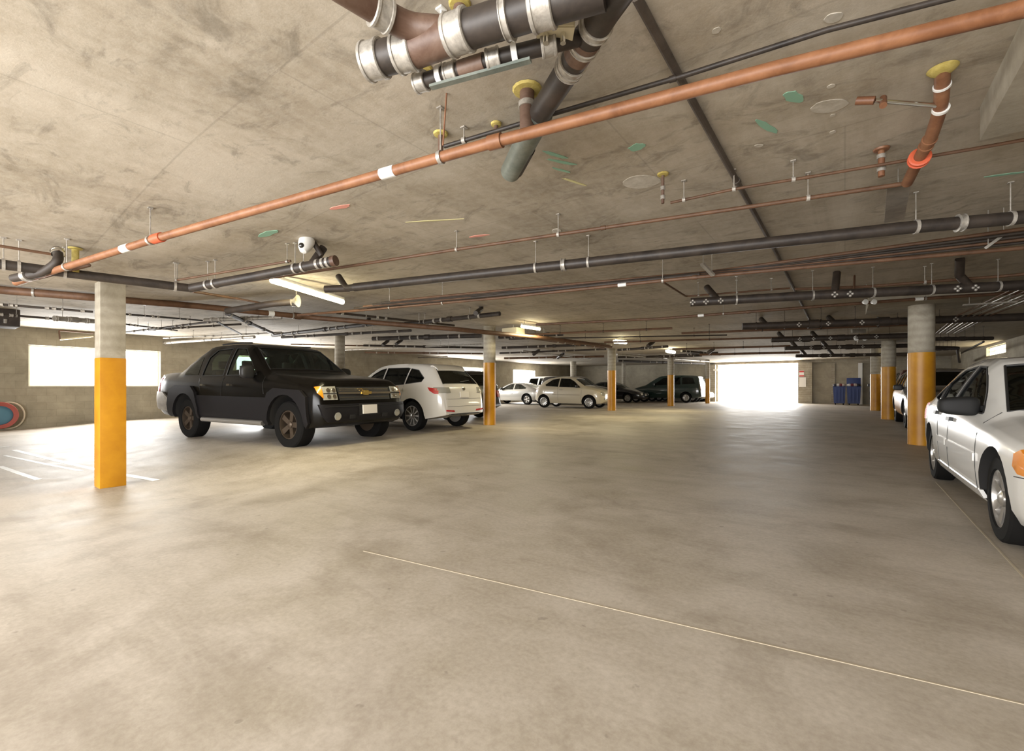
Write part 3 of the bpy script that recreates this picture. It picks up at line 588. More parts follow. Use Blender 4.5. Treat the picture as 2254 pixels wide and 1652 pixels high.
for px, py, lb in ((1907, 652, 'twin headed emergency light left of the near right column'), (1889, 731, 'twin headed emergency light left of the second right column')):
    p = PC(px, py, .2); s_ = (p-EYE).length/7.5; t = thing('emergency_light', lb, 'emergency light', p, YAW)
    boxobj('light_housing', (-.09*s_, -.04, -.02), (.09*s_, .04, .09), 'grey', t, bev=.01); tubeobj('suspension_rod', [(0, 0, .08), (0, 0, ce(p.x, p.y)-p.z)], .008, 'grey', t, 6)
    for s in (-.055, .055):
        bm = bmesh.new(); lathe(bm, [(.02, .03), (.035*s_, -.03), (.03*s_, -.035)], 16, Matrix.Translation((s*s_, -.05, -.08*s_)) @ Matrix.Rotation(-H, 4, 'X')); bmesh.ops.recalc_face_normals(bm, faces=bm.faces); finish('lamp_head', bm, 'white', t)
# dome camera
p = PC(677, 527); t = thing('dome_camera', 'white dome security camera under the ceiling above the pickup', 'security camera', p, YAW-.15)
bm = bmesh.new(); mt = Matrix.Rotation(-.5, 4, 'X'); prof = [(.078, 0), (.082, -.03), (.078, -.07), (.062, -.13), (.035, -.175), (.0001, -.185)]
lathe(bm, prof, 32, mt); bmesh.ops.recalc_face_normals(bm, faces=bm.faces); finish('dome_housing', bm, 'white', t)
bm = bmesh.new(); bmesh.ops.create_uvsphere(bm, u_segments=20, v_segments=12, radius=.030, matrix=mt @ Matrix.Translation((0, -.048, -.138))); finish('lens', bm, 'lens', t)
boxobj('mount', (-.06, -.03, -.02), (.06, .09, .02), 'grey', t, bev=.01); tubeobj('mount_arm', [(.04, .05, -.02), (.12, .08, -.16)], .03, 'dark', t, 12)
# ------------------------------------------------------------------ far right: bins, signs
def bin_(px0, px1, y, label, tx):
    a, b = PY(px0, 860, y), PY(px1, 860, y); w_ = b.x-a.x; x0 = a.x; blue = M.setdefault('blue', mat('blue_bin', (.012, .035, .17), .45))
    t = thing('wheeled_bin', label, 'bin', (x0+w_/2, y, 0), 0); bm = bmesh.new(); h = 1.08
    vs = [bm.verts.new((sx*w_*k, sy*.42*k+.3, z)) for z, k in ((.09, .42), (h, .485)) for sx, sy in ((-1, -1), (1, -1), (1, 1), (-1, 1))]
    for f in ((0, 1, 5, 4), (1, 2, 6, 5), (2, 3, 7, 6), (3, 0, 4, 7), (3, 2, 1, 0), (4, 5, 6, 7)): bm.faces.new([vs[i] for i in f])
    for k in (-.25, 0, .25): box(bm, (k*w_-.03, -.145, .2), (k*w_+.03, -.09, .95))
    bmesh.ops.recalc_face_normals(bm, faces=bm.faces); finish('bin_body', bm, blue, t, smooth=0)
    boxobj('rim', (-w_*.5, .3-.23, h-.05), (w_*.5, .3+.23, h), blue, t, bev=.01); boxobj('lid', (-w_*.48, .5, h-.02), (w_*.48, .56, h+.5), blue, t, bev=.015) if tx else None
    for s in (-1, 1): tubeobj('wheel', [(s*w_*.3-.03, .5, .1), (s*w_*.3+.03, .5, .1)], .1, 'rubber', t, 16)
    for k in range(4):
        bm = bmesh.new(); bmesh.ops.create_icosphere(bm, subdivisions=3, radius=.13)
        for v in bm.verts: v.co *= 1+.15*math.sin(9*v.co.x+k)*math.cos(11*v.co.y)
        cc = [(.03, .03, .05), (.7, .68, .66), (.16, .03, .04), (.5, .42, .4)][(k+tx) % 4]
        o = finish('rubbish_bag', bm, mat('bag', cc, .4)); o.location = (x0+w_*(.18+.213*k), y+.3, h+.07); o.scale = (1, .9, .7)
        tag(o, '%s bag piled on the %s blue bin' % (['black', 'whitish', 'dark red', 'tan'][(k+tx) % 4], 'right' if tx else 'left'), 'bag')
bin_(1833, 1862, 32.6, 'blue wheeled bin, left one of two by the far wall', 0); bin_(1863, 1896, 32.6, 'blue wheeled bin heaped with bags, right one of two by the far wall', 1)
redm = mat('sign_red', (.55, .04, .04), .5); sw = mat('sign_white', (.85, .83, .80), .5)
def sign(px0, px1, py0, py1, y, bars, label):
    a, b = PY(px0, py1, y), PY(px1, py0, y); t = thing('sign', label, 'sign', (a.x, y, a.z))
    W_, H_ = b.x-a.x, b.z-a.z; boxobj('sign_panel', (0, 0, 0), (W_, .02, H_), sw, t)
    for (u0, v0, u1, v1) in bars: boxobj('sign_bar', (u0*W_, -.006, v0*H_), (u1*W_, 0, v1*H_), redm, t)
    return t
sign(1759, 1770, 815, 829, WF-.54, [(.02, .72, .98, .95), (.02, .05, .98, .25)], 'white sign with two red bars on the post beside the gate')
sign(1759, 1774, 830, 851, WF-.56, [], 'blank white panel below the red barred sign')
sign(1776, 1785, 828, 844, WF-.06, [(.1, .85, .9, 1), (.35, .2, .65, .35), (.3, .5, .7, .62)], 'small white notice with red marks right of the gate post')
sign(1570, 1579, 812, 816, WF-.38, [], 'small white plate left of the gate opening')
# ------------------------------------------------------------------ vehicles
def paint(name, col, rough=.28, metal=0, coat=.8, spec=.5): return M.setdefault(name, mat(name, col, rough, metal, coat, spec))
def glassmat(name, tint, mixf=.5):
    m = bpy.data.materials.new(name); m.use_nodes = True; t = m.node_tree; t.nodes.remove(t.nodes['Principled BSDF'])
    tr = t.nodes.new('ShaderNodeBsdfTransparent'); tr.inputs[0].default_value = (*tint, 1)
    gl = t.nodes.new('ShaderNodeBsdfGlossy'); gl.inputs['Roughness'].default_value = .03; gl.inputs[0].default_value = (.9, .95, .92, 1)
    fr = t.nodes.new('ShaderNodeFresnel'); fr.inputs[0].default_value = 1.5; mx = t.nodes.new('ShaderNodeMixShader')
    t.links.new(fr.outputs[0], mx.inputs[0]); t.links.new(tr.outputs[0], mx.inputs[1]); t.links.new(gl.outputs[0], mx.inputs[2])
    t.links.new(mx.outputs[0], t.nodes['Material Output'].inputs[0]); return m
M['glass'] = glassmat('green_tinted_glass', (.62, .72, .64)); M['glassdark'] = glassmat('dark_tinted_glass', (.20, .22, .20)); M['glassblk'] = glassmat('privacy_glass', (.03, .03, .03))
M['inside'] = mat('dark_interior', (.025, .023, .022), .8); M['under'] = mat('underbody', (.012, .011, .01), .9)
M['seatm'] = mat('grey_seat_fabric', (.05, .045, .04), .9)
M['lampclear'] = mat('headlamp_glass', (.55, .54, .48), .12, .5, 1); M['amber'] = mat('amber_lens', (.75, .24, .01), .25, 0, 1); M['redlens'] = mat('red_lens', (.45, .02, .02), .25, 0, 1)
M['plate'] = mat('licence_plate', (.72, .68, .62), .5); M['alloy'] = mat('alloy_rim', (.50, .48, .45), .3, .8); M['alloyd'] = mat('dark_alloy_rim', (.10, .075, .055), .4, .6)
M['clad'] = mat('grey_cladding', (.011, .010, .011), .5, spec=.18); M['gold'] = mat('gold_emblem', (.6, .42, .12), .3, .8)
def lerpl(P, x):
    if x <= P[0][0]: return P[0][1]
    for (a, b), (c, d) in zip(P, P[1:]):
        if x <= c: return b+(d-b)*(x-a)/max(1e-6, c-a)
    return P[-1][1]
def chaik(P, n=1):
    for _ in range(n):
        o = [P[0]]
        for (a, b), (c, d) in zip(P, P[1:]): o += [(a*.78+c*.22, b*.78+d*.22), (a*.22+c*.78, b*.22+d*.78)]
        P = o+[P[-1]]
    return P
class Car:
    """Body profiles are given over u, the distance behind the front bumper; the car's own x runs forward from the mid-axle point."""
    def __init__(s, S, name, label, cat, loc, heading, scale=1):
        s.S = S; s.u0 = (S['ax'][0]+S['ax'][1])/2; s.t = thing(name, label, cat, loc, heading); s.t.scale = (scale,)*3
        for k in ('top', 'bot', 'belt', 'w', 'wr'): setattr(s, k, chaik(S[k], 1))
        s.L = S['L']; s.body()
    def section(s, u, inset=0):
        zt, zb, ze, w, wr = (lerpl(P, u) for P in (s.top, s.bot, s.belt, s.w, s.wr))
        if inset: zt -= .055; zb = ze-.5; w -= .09; wr -= .075
        ze = min(ze, zt-.02); wr = min(wr, w*.98); g = zt-ze; h = ze-zb
        P = [(0, zb), (w*.6, zb), (w*.93, zb+.01), (w*.985, zb+min(.10, h*.2)), (w, zb+h*.40), (w*1.0, zb+h*.62), (w*.992, zb+h*.80), (w*.975, zb+h*.93), (w*.945, ze)]
        c = min(1, g/.3)                                 # cabin side between shoulder and roof rail
        wt = w*.945
        for q in (.15, .35, .55, .75, .9): P.append((wt+(wr-wt)*q+.02*c*math.sin(math.pi*q), ze+g*(q*.93)))
        P += [(wr*.93, ze+g*.965), (wr*.75, ze+g*.985), (wr*.45, zt), (0, zt+.006)]
        return P
    def loft(s, u_a, u_b, inset=0, step=.07):
        us = {u_a, u_b}; k = u_a
        while k < u_b: us.add(k); k += step
        for P in (s.top, s.belt, s.w):
            for p in P:
                if u_a < p[0] < u_b: us.add(p[0])
        us = sorted(us); f = [us[0]]
        for q in us[1:]:
            if q-f[-1] > .008: f.append(q)
        bm = bmesh.new(); rows = []
        for u in f:
            P = s.section(u, inset); row = [bm.verts.new((s.u0-u, y, z)) for y, z in P]+[bm.verts.new((s.u0-u, -y, z)) for y, z in P[-2:0:-1]]; rows.append(row)
        n_ = len(rows[0])
        for a, b in zip(rows, rows[1:]):
            for i in range(n_): bm.faces.new((a[i], a[(i+1) % n_], b[(i+1) % n_], b[i]))
        for row in (rows[0], rows[-1]):                 # end caps as strips, so that they stay flat quads
            h = n_//2
            for i in range(h):
                a, b, c, d = row[i], row[i+1], row[(n_-i-1) % n_], row[(n_-i) % n_]
                vs = []
                for v in (a, b, c, d):
                    if v not in vs: vs.append(v)
                if len(vs) > 2: bm.faces.new(vs)
        bmesh.ops.recalc_face_normals(bm, faces=bm.faces); return bm
    def body(s):
        S = s.S; bm = s.loft(0, s.L); s.bvh = BVHTree.FromBMesh(bm)
        me = bpy.data.meshes.new('car_body'); bm.to_mesh(me); bm.free(); ob = bpy.data.objects.new('car_body', me); C.objects.link(ob)
        cut = []
        def cutter(bm):
            bmesh.ops.recalc_face_normals(bm, faces=bm.faces); m_ = bpy.data.meshes.new('c'); bm.to_mesh(m_); bm.free(); o = bpy.data.objects.new('c', m_); C.objects.link(o); cut.append(o)
            md = ob.modifiers.new('b', 'BOOLEAN'); md.object = o; md.operation = 'DIFFERENCE'; md.solver = 'EXACT'
        def prism(bm, poly, f0, f1):
            a = [bm.verts.new(f0(p)) for p in poly]; b = [bm.verts.new(f1(p)) for p in poly]; k = len(poly)
            bm.faces.new(a); bm.faces.new(b[::-1])
            for i in range(k): bm.faces.new((a[i], a[(i+1) % k], b[(i+1) % k], b[i]))
        if S.get('cab'):
            cutter(s.loft(S['cab'][0], S['cab'][1], 1, .12))
            bm = bmesh.new()
            for poly in S['win']: prism(bm, [(s.u0-u, z) for u, z in poly], lambda p: (p[0], -2, p[1]), lambda p: (p[0], 2, p[1]))
            cutter(bm); bm = bmesh.new()
            for key in ('ws', 'rw'):
                if key in S:
                    zl = S[key+'z']; prism(bm, [(s.u0-u, y) for u, y in S[key]]+[(s.u0-u, -y) for u, y in S[key][::-1]], lambda p: (p[0], p[1], zl), lambda p: (p[0], p[1], 3))
            cutter(bm)
        bm = bmesh.new(); R = S['r']+S.get('gap', .055)
        for a in S['ax']:
            for sd in (-1, 1):
                w0 = lerpl(s.w, a)
                mt = Matrix.Translation((s.u0-a, 0, S['r']+S.get('lift', .01))) @ Matrix.Rotation(H, 4, 'X')
                z0, z1 = sorted((-sd*(w0-.32), -sd*(w0+.2)))
                lathe(bm, [(R, z0), (R, z1)], 36, mt)
        cutter(bm)
        bpy.context.view_layer.update(); dg = bpy.context.evaluated_depsgraph_get()
        nm = bpy.data.meshes.new_from_object(ob.evaluated_get(dg)); ob.modifiers.clear(); ob.data = nm
        for o in cut: bpy.data.objects.remove(o)
        nm.materials.clear()
        for q in (S['paint'], M['under'], M['inside']): nm.materials.append(q)
        for p in nm.polygons:
            c = p.center; loc, nr, ix, ds = s.bvh.find_nearest(c); p.material_index = 0; p.use_smooth = True
            if ds is not None and ds > .012:
                inw = any(abs(math.hypot(c.x-(s.u0-a), c.z-S['r'])) < R+.03 for a in S['ax'])
                p.material_index = 1 if inw and c.z < S['r']*2.3 else 2
        nm.set_sharp_from_angle(angle=math.radians(38))
        ob.parent = s.t; ob.name = 'car_body'; s.ob = ob
        for i, a in enumerate(S['ax']):
            for sd in (1, -1): s.wheel(s.u0-a, sd*(lerpl(s.w, a)-.03), sd)
        if S.get('cab'): s.cabin()
    def wheel(s, x, y, sd):
        S = s.S; r = S['r']; wd = S.get('tw', .21); mt = Matrix.Translation((x, y-sd*wd/2, r)) @ Matrix.Rotation(-sd*H, 4, 'X')   # local z points outward
        rr = r*S.get('rim', .66); bm = bmesh.new()
        lathe(bm, [(rr, -wd/2), (r*.9, -wd/2), (r*.985, -wd*.40), (r, -wd*.25), (r, wd*.25), (r*.985, wd*.40), (r*.93, wd*.48), (rr*1.04, wd*.5), (rr, wd*.44)], 40, mt, True)
        bmesh.ops.recalc_face_normals(bm, faces=bm.faces); ty = finish('tyre', bm, 'rubber', s.t)
        bm = bmesh.new(); lathe(bm, [(rr, -wd*.45), (rr, wd*.44), (rr*.93, wd*.45), (rr*.9, wd*.3), (rr*.88, -.02), (.02, -.03)], 40, mt)
        n_ = S.get('spokes', 6); hz = wd*.30
        for k in range(n_):
            a = 2*math.pi*k/n_; m2 = mt @ Matrix.Rotation(a, 4, 'Z'); q = S.get('sw', .16)*rr; q0 = q*.8
            vs = [bm.verts.new(m2 @ Vector(p)) for p in ((.03, -q0, hz), (.03, q0, hz), (rr*.94, q, hz+.018), (rr*.94, -q, hz+.018), (.03, -q0, 0), (.03, q0, 0), (rr*.94, q, 0), (rr*.94, -q, 0))]
            for f in ((0, 1, 2, 3), (4, 5, 1, 0), (5, 6, 2, 1), (6, 7, 3, 2), (7, 4, 0, 3)): bm.faces.new([vs[i] for i in f])
        lathe(bm, [(.055, 0), (.055, hz+.015), (.03, hz+.03), (.001, hz+.03)], 20, mt)
        bmesh.ops.recalc_face_normals(bm, faces=bm.faces); finish('rim', bm, S.get('rimm', M['alloy']), ty, label=S.get('riml', 'silver alloy rim'))
    def cast(s, pt, d):
        r = s.bvh.ray_cast(Vector(pt), Vector(d)); return r[0], r[1]
    def patch(s, name, poly, face, m, off=.006, parent=None, step=.05, inn=.012, **t):
        """A fitted panel: outline in (u,z) for a side, (y,z) for front and rear, (u,y) for the top, laid on the body surface."""
        pts = []; k = len(poly)
        for i in range(k):
            a, b = Vector(poly[i]), Vector(poly[(i+1) % k]); n_ = max(1, int((b-a).length/step))
            for j in range(n_): pts.append(a.lerp(b, j/n_))
        nb = len(pts); mnx, mxx = min(p.x for p in pts), max(p.x for p in pts); mny, mxy = min(p.y for p in pts), max(p.y for p in pts)
        def inside(p):
            c = False; j = k-1
            for i in range(k):
                (xi, yi), (xj, yj) = poly[i], poly[j]
                if (yi > p[1]) != (yj > p[1]) and p[0] < (xj-xi)*(p[1]-yi)/(yj-yi)+xi: c = not c
                j = i
            return c
        gx = mnx+step*.5
        while gx < mxx:
            gy = mny+step*.5
            while gy < mxy:
                p = Vector((gx, gy))
                if inside(p) and min((p-q).length for q in pts[:nb]) > step*.45: pts.append(p)
                gy += step
            gx += step
        vv, ee, ff, *_ = geometry.delaunay_2d_cdt(pts, [(i, (i+1) % nb) for i in range(nb)], [list(range(nb))], 1, 1e-5)
        bm = bmesh.new(); vs = []; los = []; last = None
        for v in vv:
            a, b = v
            if face in ('L', 'R'): sg = 1 if face == 'L' else -1; o, d = (s.u0-a, sg*3, b), (0, -sg, 0)
            elif face == 'F': o, d = (s.u0+2, a, b), (-1, 0, 0)
            elif face == 'B': o, d = (s.u0-s.L-2, a, b), (1, 0, 0)
            else: o, d = (s.u0-a, b, 4), (0, 0, -1)
            p, nrm = s.cast(o, d)
            if p is None:
                q = Vector(o)-Vector([x_*y_ for x_, y_ in zip(o, map(abs, d))])*.75; p, nrm, _i, _d = s.bvh.find_nearest(q+Vector((0, 0, .05))); nrm = -Vector(d)
            last = (p, nrm); nn = (nrm*.4-Vector(d)).normalized()
            vs.append(bm.verts.new(p+nn*off)); los.append(p-nn*inn)
        for f in ff:
            try: bm.faces.new([vs[i] for i in f])
            except ValueError: pass
        bm.verts.index_update(); be = [e for e in bm.edges if len(e.link_faces) == 1]; lo = {}
        idx = {v: i for i, v in enumerate(vs)}
        for e in be:
            for v in e.verts:
                if v not in lo: lo[v] = bm.verts.new(los[idx[v]])
        for e in be:
            a, b = e.verts; bm.faces.new((a, b, lo[b], lo[a]))
        bmesh.ops.delete(bm, geom=[v for v in bm.verts if not v.link_faces], context='VERTS')
        bmesh.ops.recalc_face_normals(bm, faces=bm.faces)
        return finish(name, bm, m, parent or s.t, **t)
    def line(s, name, pts, face, r, m, parent=None, off=0, seg=6, **t):
        out = []; q = [Vector(p) for p in pts]
        for a, b in zip(q, q[1:]):
            n_ = max(1, int((b-a).length/.08))
            for j in range(n_+(1 if b is q[-1] else 0)):
                v = a.lerp(b, j/n_); sg = 1 if face == 'L' else -1
                o, d = {'L': ((s.u0-v.x, 3, v.y), (0, -1, 0)), 'R': ((s.u0-v.x, -3, v.y), (0, 1, 0)), 'F': ((s.u0+2, v.x, v.y), (-1, 0, 0)), 'B': ((s.u0-s.L-2, v.x, v.y), (1, 0, 0)), 'T': ((s.u0-v.x, v.y, 4), (0, 0, -1))}[face]
                p, nn = s.cast(o, d)
                if p is not None: out.append(p-Vector(d)*off)
        if len(out) < 2: return
        bm = bmesh.new(); tube(bm, out, r, seg, .001); bmesh.ops.recalc_face_normals(bm, faces=bm.faces); return finish(name, bm, m, parent or s.ob, **t)
    def cabin(s):
        S = s.S; a, b = S['seats']; w_ = lerpl(s.w, a)
        for u in (a, b):
            for sd in (1, -1):
                bm = bmesh.new(); x = s.u0-u; y = sd*w_*.42; ze = lerpl(s.belt, u)
                box(bm, (x-.25, y-.25, ze-.48), (x+.28, y+.25, ze-.3), None, .04); box(bm, (x-.36, y-.24, ze-.42), (x-.22, y+.24, ze+.18), None, .04); box(bm, (x-.36, y-.12, ze+.2), (x-.27, y+.12, ze+.36), None, .03)
                finish('seat', bm, 'seatm', s.t)
        x = s.u0-S['cab'][0]-.12; ze = lerpl(s.belt, S['cab'][0]+.3)
        boxobj('dashboard', (x-.45, -w_*.8, ze-.35), (x-.02, w_*.8, ze-.03), 'inside', s.t, bev=.04)
        bm = bmesh.new(); mt = Matrix.Translation((x-.58, w_*.42, ze-.06)) @ Matrix.Rotation(-1.15, 4, 'Y')
        lathe(bm, [(.17+.014*math.cos(k*math.pi/4), .014*math.sin(k*math.pi/4)) for k in range(8)], 28, mt, True); box(bm, (-.16, -.02, -.01), (.16, .02, .01), mt)
        bmesh.ops.recalc_face_normals(bm, faces=bm.faces); finish('steering_wheel', bm, 'blackp', s.t)
    def glaze(s, tints, seal=True):
        S = s.S; out = []
        for poly, tint in zip(S['win'], tints):
            for fc in 'LR':
                s.patch('side_window', poly, fc, tint, -.012, step=.12, inn=.018)
                if seal: s.line('window_seal', poly+[poly[0]], fc, .009, 'blackp', None, -.002)
        for key, nm in (('ws', 'windscreen'), ('rw', 'rear_window')):
            if key in S:
                
                if S.get('pane') and key == 'rw': x = s.u0-S['pane']; boxobj('rear_window', (x-.005, -.6, 1.33), (x+.005, .6, 1.74), tints[0], s.t); continue
                pl = S[key]+[(u, -y) for u, y in S[key][::-1]]; s.patch(nm, pl, 'T', tints[0] if key == 'ws' else tints[-1], -.008, step=.14, inn=.012)
                if seal: s.line('window_seal', pl+[pl[0]], 'T', .009, 'blackp', None, -.002)
    def mirror(s, u, z, m, size=(.09, .10, .08), out=.12):
        for sd in (1, -1):
            p, n_ = s.cast((s.u0-u, sd*3, z), (0, -sd, 0)); bm = bmesh.new()
            c = p+Vector((0, sd*out, .02)); r_ = bmesh.ops.create_uvsphere(bm, u_segments=24, v_segments=14, radius=1)
            for v in r_['verts']:
                q = [math.copysign(abs(t_)**.55, t_) for t_ in v.co]; v.co = Vector((c.x+q[0]*size[0]*.55, c.y+q[1]*size[1]*1.05, c.z+q[2]*size[2]*(1-.12*sd*q[1])))
            tube(bm, [p-Vector((0, sd*.02, 0)), c], .03, 8); bmesh.ops.recalc_face_normals(bm, faces=bm.faces)
            mo = finish('wing_mirror', bm, m, s.t); boxobj('mirror_glass', (c.x-size[0]/2-.004, c.y-size[1]*.8, c.z-size[2]*.8), (c.x-size[0]/2+.002, c.y+size[1]*.8, c.z+size[2]*.8), 'chrome', mo)
    def handle(s, u, z, m, w_=.10):
        for fc in 'LR': s.patch('door_handle', [(u-w_, z-.018), (u+w_, z-.018), (u+w_, z+.018), (u-w_, z+.018)], fc, m, .03, step=.05)
    def seams(s, lines, m='blackp'):
        for l in lines:
            for fc in 'LR': s.line('door_seam', l, fc, .004, m, None, 0, 5)
    def plate(s, end, y, z, m='plate', w_=.30, h=.15):
        s.patch('licence_plate', [(y-w_/2, z-h/2), (y+w_/2, z-h/2), (y+w_/2, z+h/2), (y-w_/2, z+h/2)], end, m, .02, step=.1)
def stretch(S, k):
    S = dict(S)
    for q in ('top', 'bot', 'belt', 'w', 'wr', 'ws', 'rw'):
        if q in S: S[q] = [(u*k, z) for u, z in S[q]]
    for q in ('ax', 'cab', 'seats'): S[q] = tuple(u*k for u in S[q])
    S['win'] = [[(u*k, z) for u, z in p] for p in S['win']]; S['L'] *= k; return S
def heading(dx, dy): return math.atan2(dy, dx)
def arch(a, z0, r, n=12, a0=-10, a1=190): return [(a-r*math.cos(math.radians(t)), z0+r*math.sin(math.radians(t))) for t in [a0+(a1-a0)*k/n for k in range(n+1)]]
def place(pf, pr_, S, side, z=None):
    """pf, pr_: where the outer edges of the front and rear tyres of one side touch the floor."""
    d = (pf-pr_); d.z = 0; sc = d.length/(S['ax'][1]-S['ax'][0]); d.normalize(); n_ = Vector((-d.y, d.x, 0))
    hw = (S['w'][len(S['w'])//2][1]-.03)*sc
    c = (pf+pr_)/2+n_*(-hw if side == 'L' else hw); c.z = min(pf.z, pr_.z) if z is None else z
    return c, heading(d.x, d.y), sc
# 1 black pickup ------------------------------------------------------
def fixed(x, y, h=0): return Vector((x, y, 0))
S = dict(L=5.46, ax=(.80, 4.05), r=.395, rim=.60, spokes=5, sw=.2, tw=.27, gap=.07, lift=.03, paint=paint('black_paint', (.003, .0025, .002), .25, 0, .0, .3), rimm=M['alloyd'], riml='dark brown five spoke rim',
 top=[(0, .60), (.01, .74), (.03, .80), (.10, 1.06), (.2, 1.15), (.5, 1.19), (1.40, 1.27), (1.50, 1.30), (2.12, 1.77), (2.30, 1.835), (2.8, 1.86), (3.5, 1.85), (3.72, 1.81), (4.45, 1.36), (4.55, 1.33), (5.2, 1.32), (5.38, 1.30), (5.43, .95), (5.46, .62)],
 bot=[(0, .52), (.06, .40), (.35, .33), (1.2, .36), (4.2, .38), (5.1, .42), (5.38, .50), (5.46, .55)],
 belt=[(0, .58), (.04, .74), (.10, .98), (.3, 1.06), (1.4, 1.16), (4.4, 1.20), (5.28, 1.20), (5.42, .9), (5.46, .6)],
 w=[(0, .80), (.06, .90), (.2, .97), (.6, 1.0), (4.8, 1.0), (5.28, .96), (5.46, .90)], wr=[(0, .70), (.3, .80), (1.4, .84), (2.2, .72), (3.5, .71), (4.4, .86), (5.46, .82)],
 cab=(1.25, 3.85), seats=(2.55, 3.4), win=[[(1.74, 1.235), (2.22, 1.64), (2.34, 1.735), (2.68, 1.755), (2.70, 1.235)], [(2.80, 1.235), (2.80, 1.755), (3.32, 1.74), (3.50, 1.60), (3.56, 1.235)]],
 ws=[(1.56, .78), (2.13, .66)], wsz=1.28, rw=[(3.80, .60), (4.47, .60)], rwz=1.335, pane=3.83)
pf, pr_ = PF(632, 984), PF(412, 963)
c_, hd, sc = place(pf, pr_, S, 'R')
K = Car(S, 'pickup_truck', 'black crew cab pickup with grey lower cladding parked nose to the aisle', 'pickup truck', c_, hd, sc)
K.glaze([M['glass'], M['glassdark']])
for fc in 'LR':
    K.patch('quarter_glass', [(3.70, 1.26), (3.70, 1.60), (3.80, 1.62), (4.22, 1.30), (4.22, 1.26)], fc, 'glassblk', .005)
    lowc = [(1.30, .42), (1.26, .62), (1.24, .84), (3.60, .86), (3.60, .6), (3.58, .42)]
    K.patch('lower_cladding', lowc, fc, 'clad', .018)
    K.patch('front_fender_flare', arch(.80, .42, .475, 14, -8, 188)+[(1.40, .36), (1.38, .62), (1.26, .92), (1.10, 1.00), (.42, .97), (.27, .86), (.24, .44)], fc, 'clad', .05)
    K.patch('rear_fender_flare', arch(4.05, .42, .475, 14, -8, 188)+[(4.72, .44), (4.75, .66), (4.65, .98), (4.40, 1.06), (3.8, 1.04), (3.64, .92), (3.52, .62), (3.50, .40)], fc, 'clad', .05)
    K.patch('rear_corner_cladding', [(4.73, .52), (4.76, .80), (5.0, .92), (5.38, .92), (5.38, .56)], fc, 'grey', .03, label='light grey rear corner')
    sg = 1 if fc == 'L' else -1
    K.line('roof_rail', [(2.4, sg*.62), (3.4, sg*.62)], 'T', .018, 'blackp', K.t, .03)
    K.line('running_board', [(1.42, .40), (3.42, .40)], fc, .045, 'alloy', K.t, .05, 10, label='silver tubular step')
    K.patch('tail_lamp', [(5.22, .88), (5.26, 1.22), (5.36, 1.22), (5.37, .88)], fc, 'redlens', .012)
K.seams([[(1.50, 1.2), (1.42, .9)], [(2.75, 1.2), (2.75, .5)], [(3.60, 1.2), (3.50, .95)]]); K.handle(2.50, 1.06, M['chrome'], .05); K.handle(3.42, 1.06, M['chrome'], .05)
K.mirror(1.82, 1.27, M['blackp'], (.12, .11, .12), .14)
K.patch('front_bumper', [(-.88, .56), (-.92, .74), (.92, .74), (.88, .56), (.80, .46), (-.80, .46)], 'F', 'clad', .06, step=.08, label='grey plastic front bumper')
K.patch('grille', [(-.55, .80), (-.58, 1.02), (.58, 1.02), (.55, .80)], 'F', 'blackp', .012); K.patch('grille_bar', [(-.58, .90), (-.58, .935), (.58, .935), (.58, .90)], 'F', 'chrome', .035, step=.08)
K.patch('bow_tie_emblem', [(-.12, .895), (-.10, .94), (-.035, .94), (-.035, .955), (.05, .955), (.05, .94), (.12, .94), (.10, .895), (.035, .895), (.035, .88), (-.05, .88), (-.05, .895)], 'F', 'gold', .05, step=.04)
for z_ in (.845, .965, .99): K.line('grille_slat', [(-.54, z_), (.54, z_)], 'F', .006, 'chrome', K.t, .012)
K.line('bumper_groove', [(-.86, .70), (.86, .70)], 'F', .006, 'under', K.t, .062); K.patch('plate_recess', [(-.22, .54), (-.22, .73), (.22, .73), (.22, .54)], 'F', 'under', .063)
for sg in (1, -1):
    for y_, z_ in ((.66, .965), (.76, .965), (.66, .865), (.76, .865)): K.patch('lamp_reflector', arch(sg*y_, z_, .034, 12, 0, 345), 'F', 'chrome', .032, step=.03)
    K.line('lamp_divider', [(sg*.60, .915), (sg*.84, .915)], 'F', .008, 'under', K.t, .024)
    K.patch('headlamp', [(sg*.60, .81), (sg*.61, 1.03), (sg*.84, 1.02), (sg*.84, .81)], 'F', 'lampclear', .02)
    K.patch('turn_signal', [(sg*.845, .84), (sg*.845, 1.03), (sg*.91, 1.02), (sg*.91, .92)], 'F', 'amber', .02)
    K.patch('fog_lamp', arch(sg*.66, .55, .06, 12, 0, 345), 'F', 'lampclear', .07, step=.03); K.patch('tow_hook_recess', [(sg*.30, .50), (sg*.30, .56), (sg*.42, .56), (sg*.42, .50)], 'F', 'under', .066)
K.patch('licence_plate', [(-.155, .565), (-.155, .715), (.155, .715), (.155, .565)], 'F', 'plate', .085, step=.1); K.ob.name = 'truck_body'
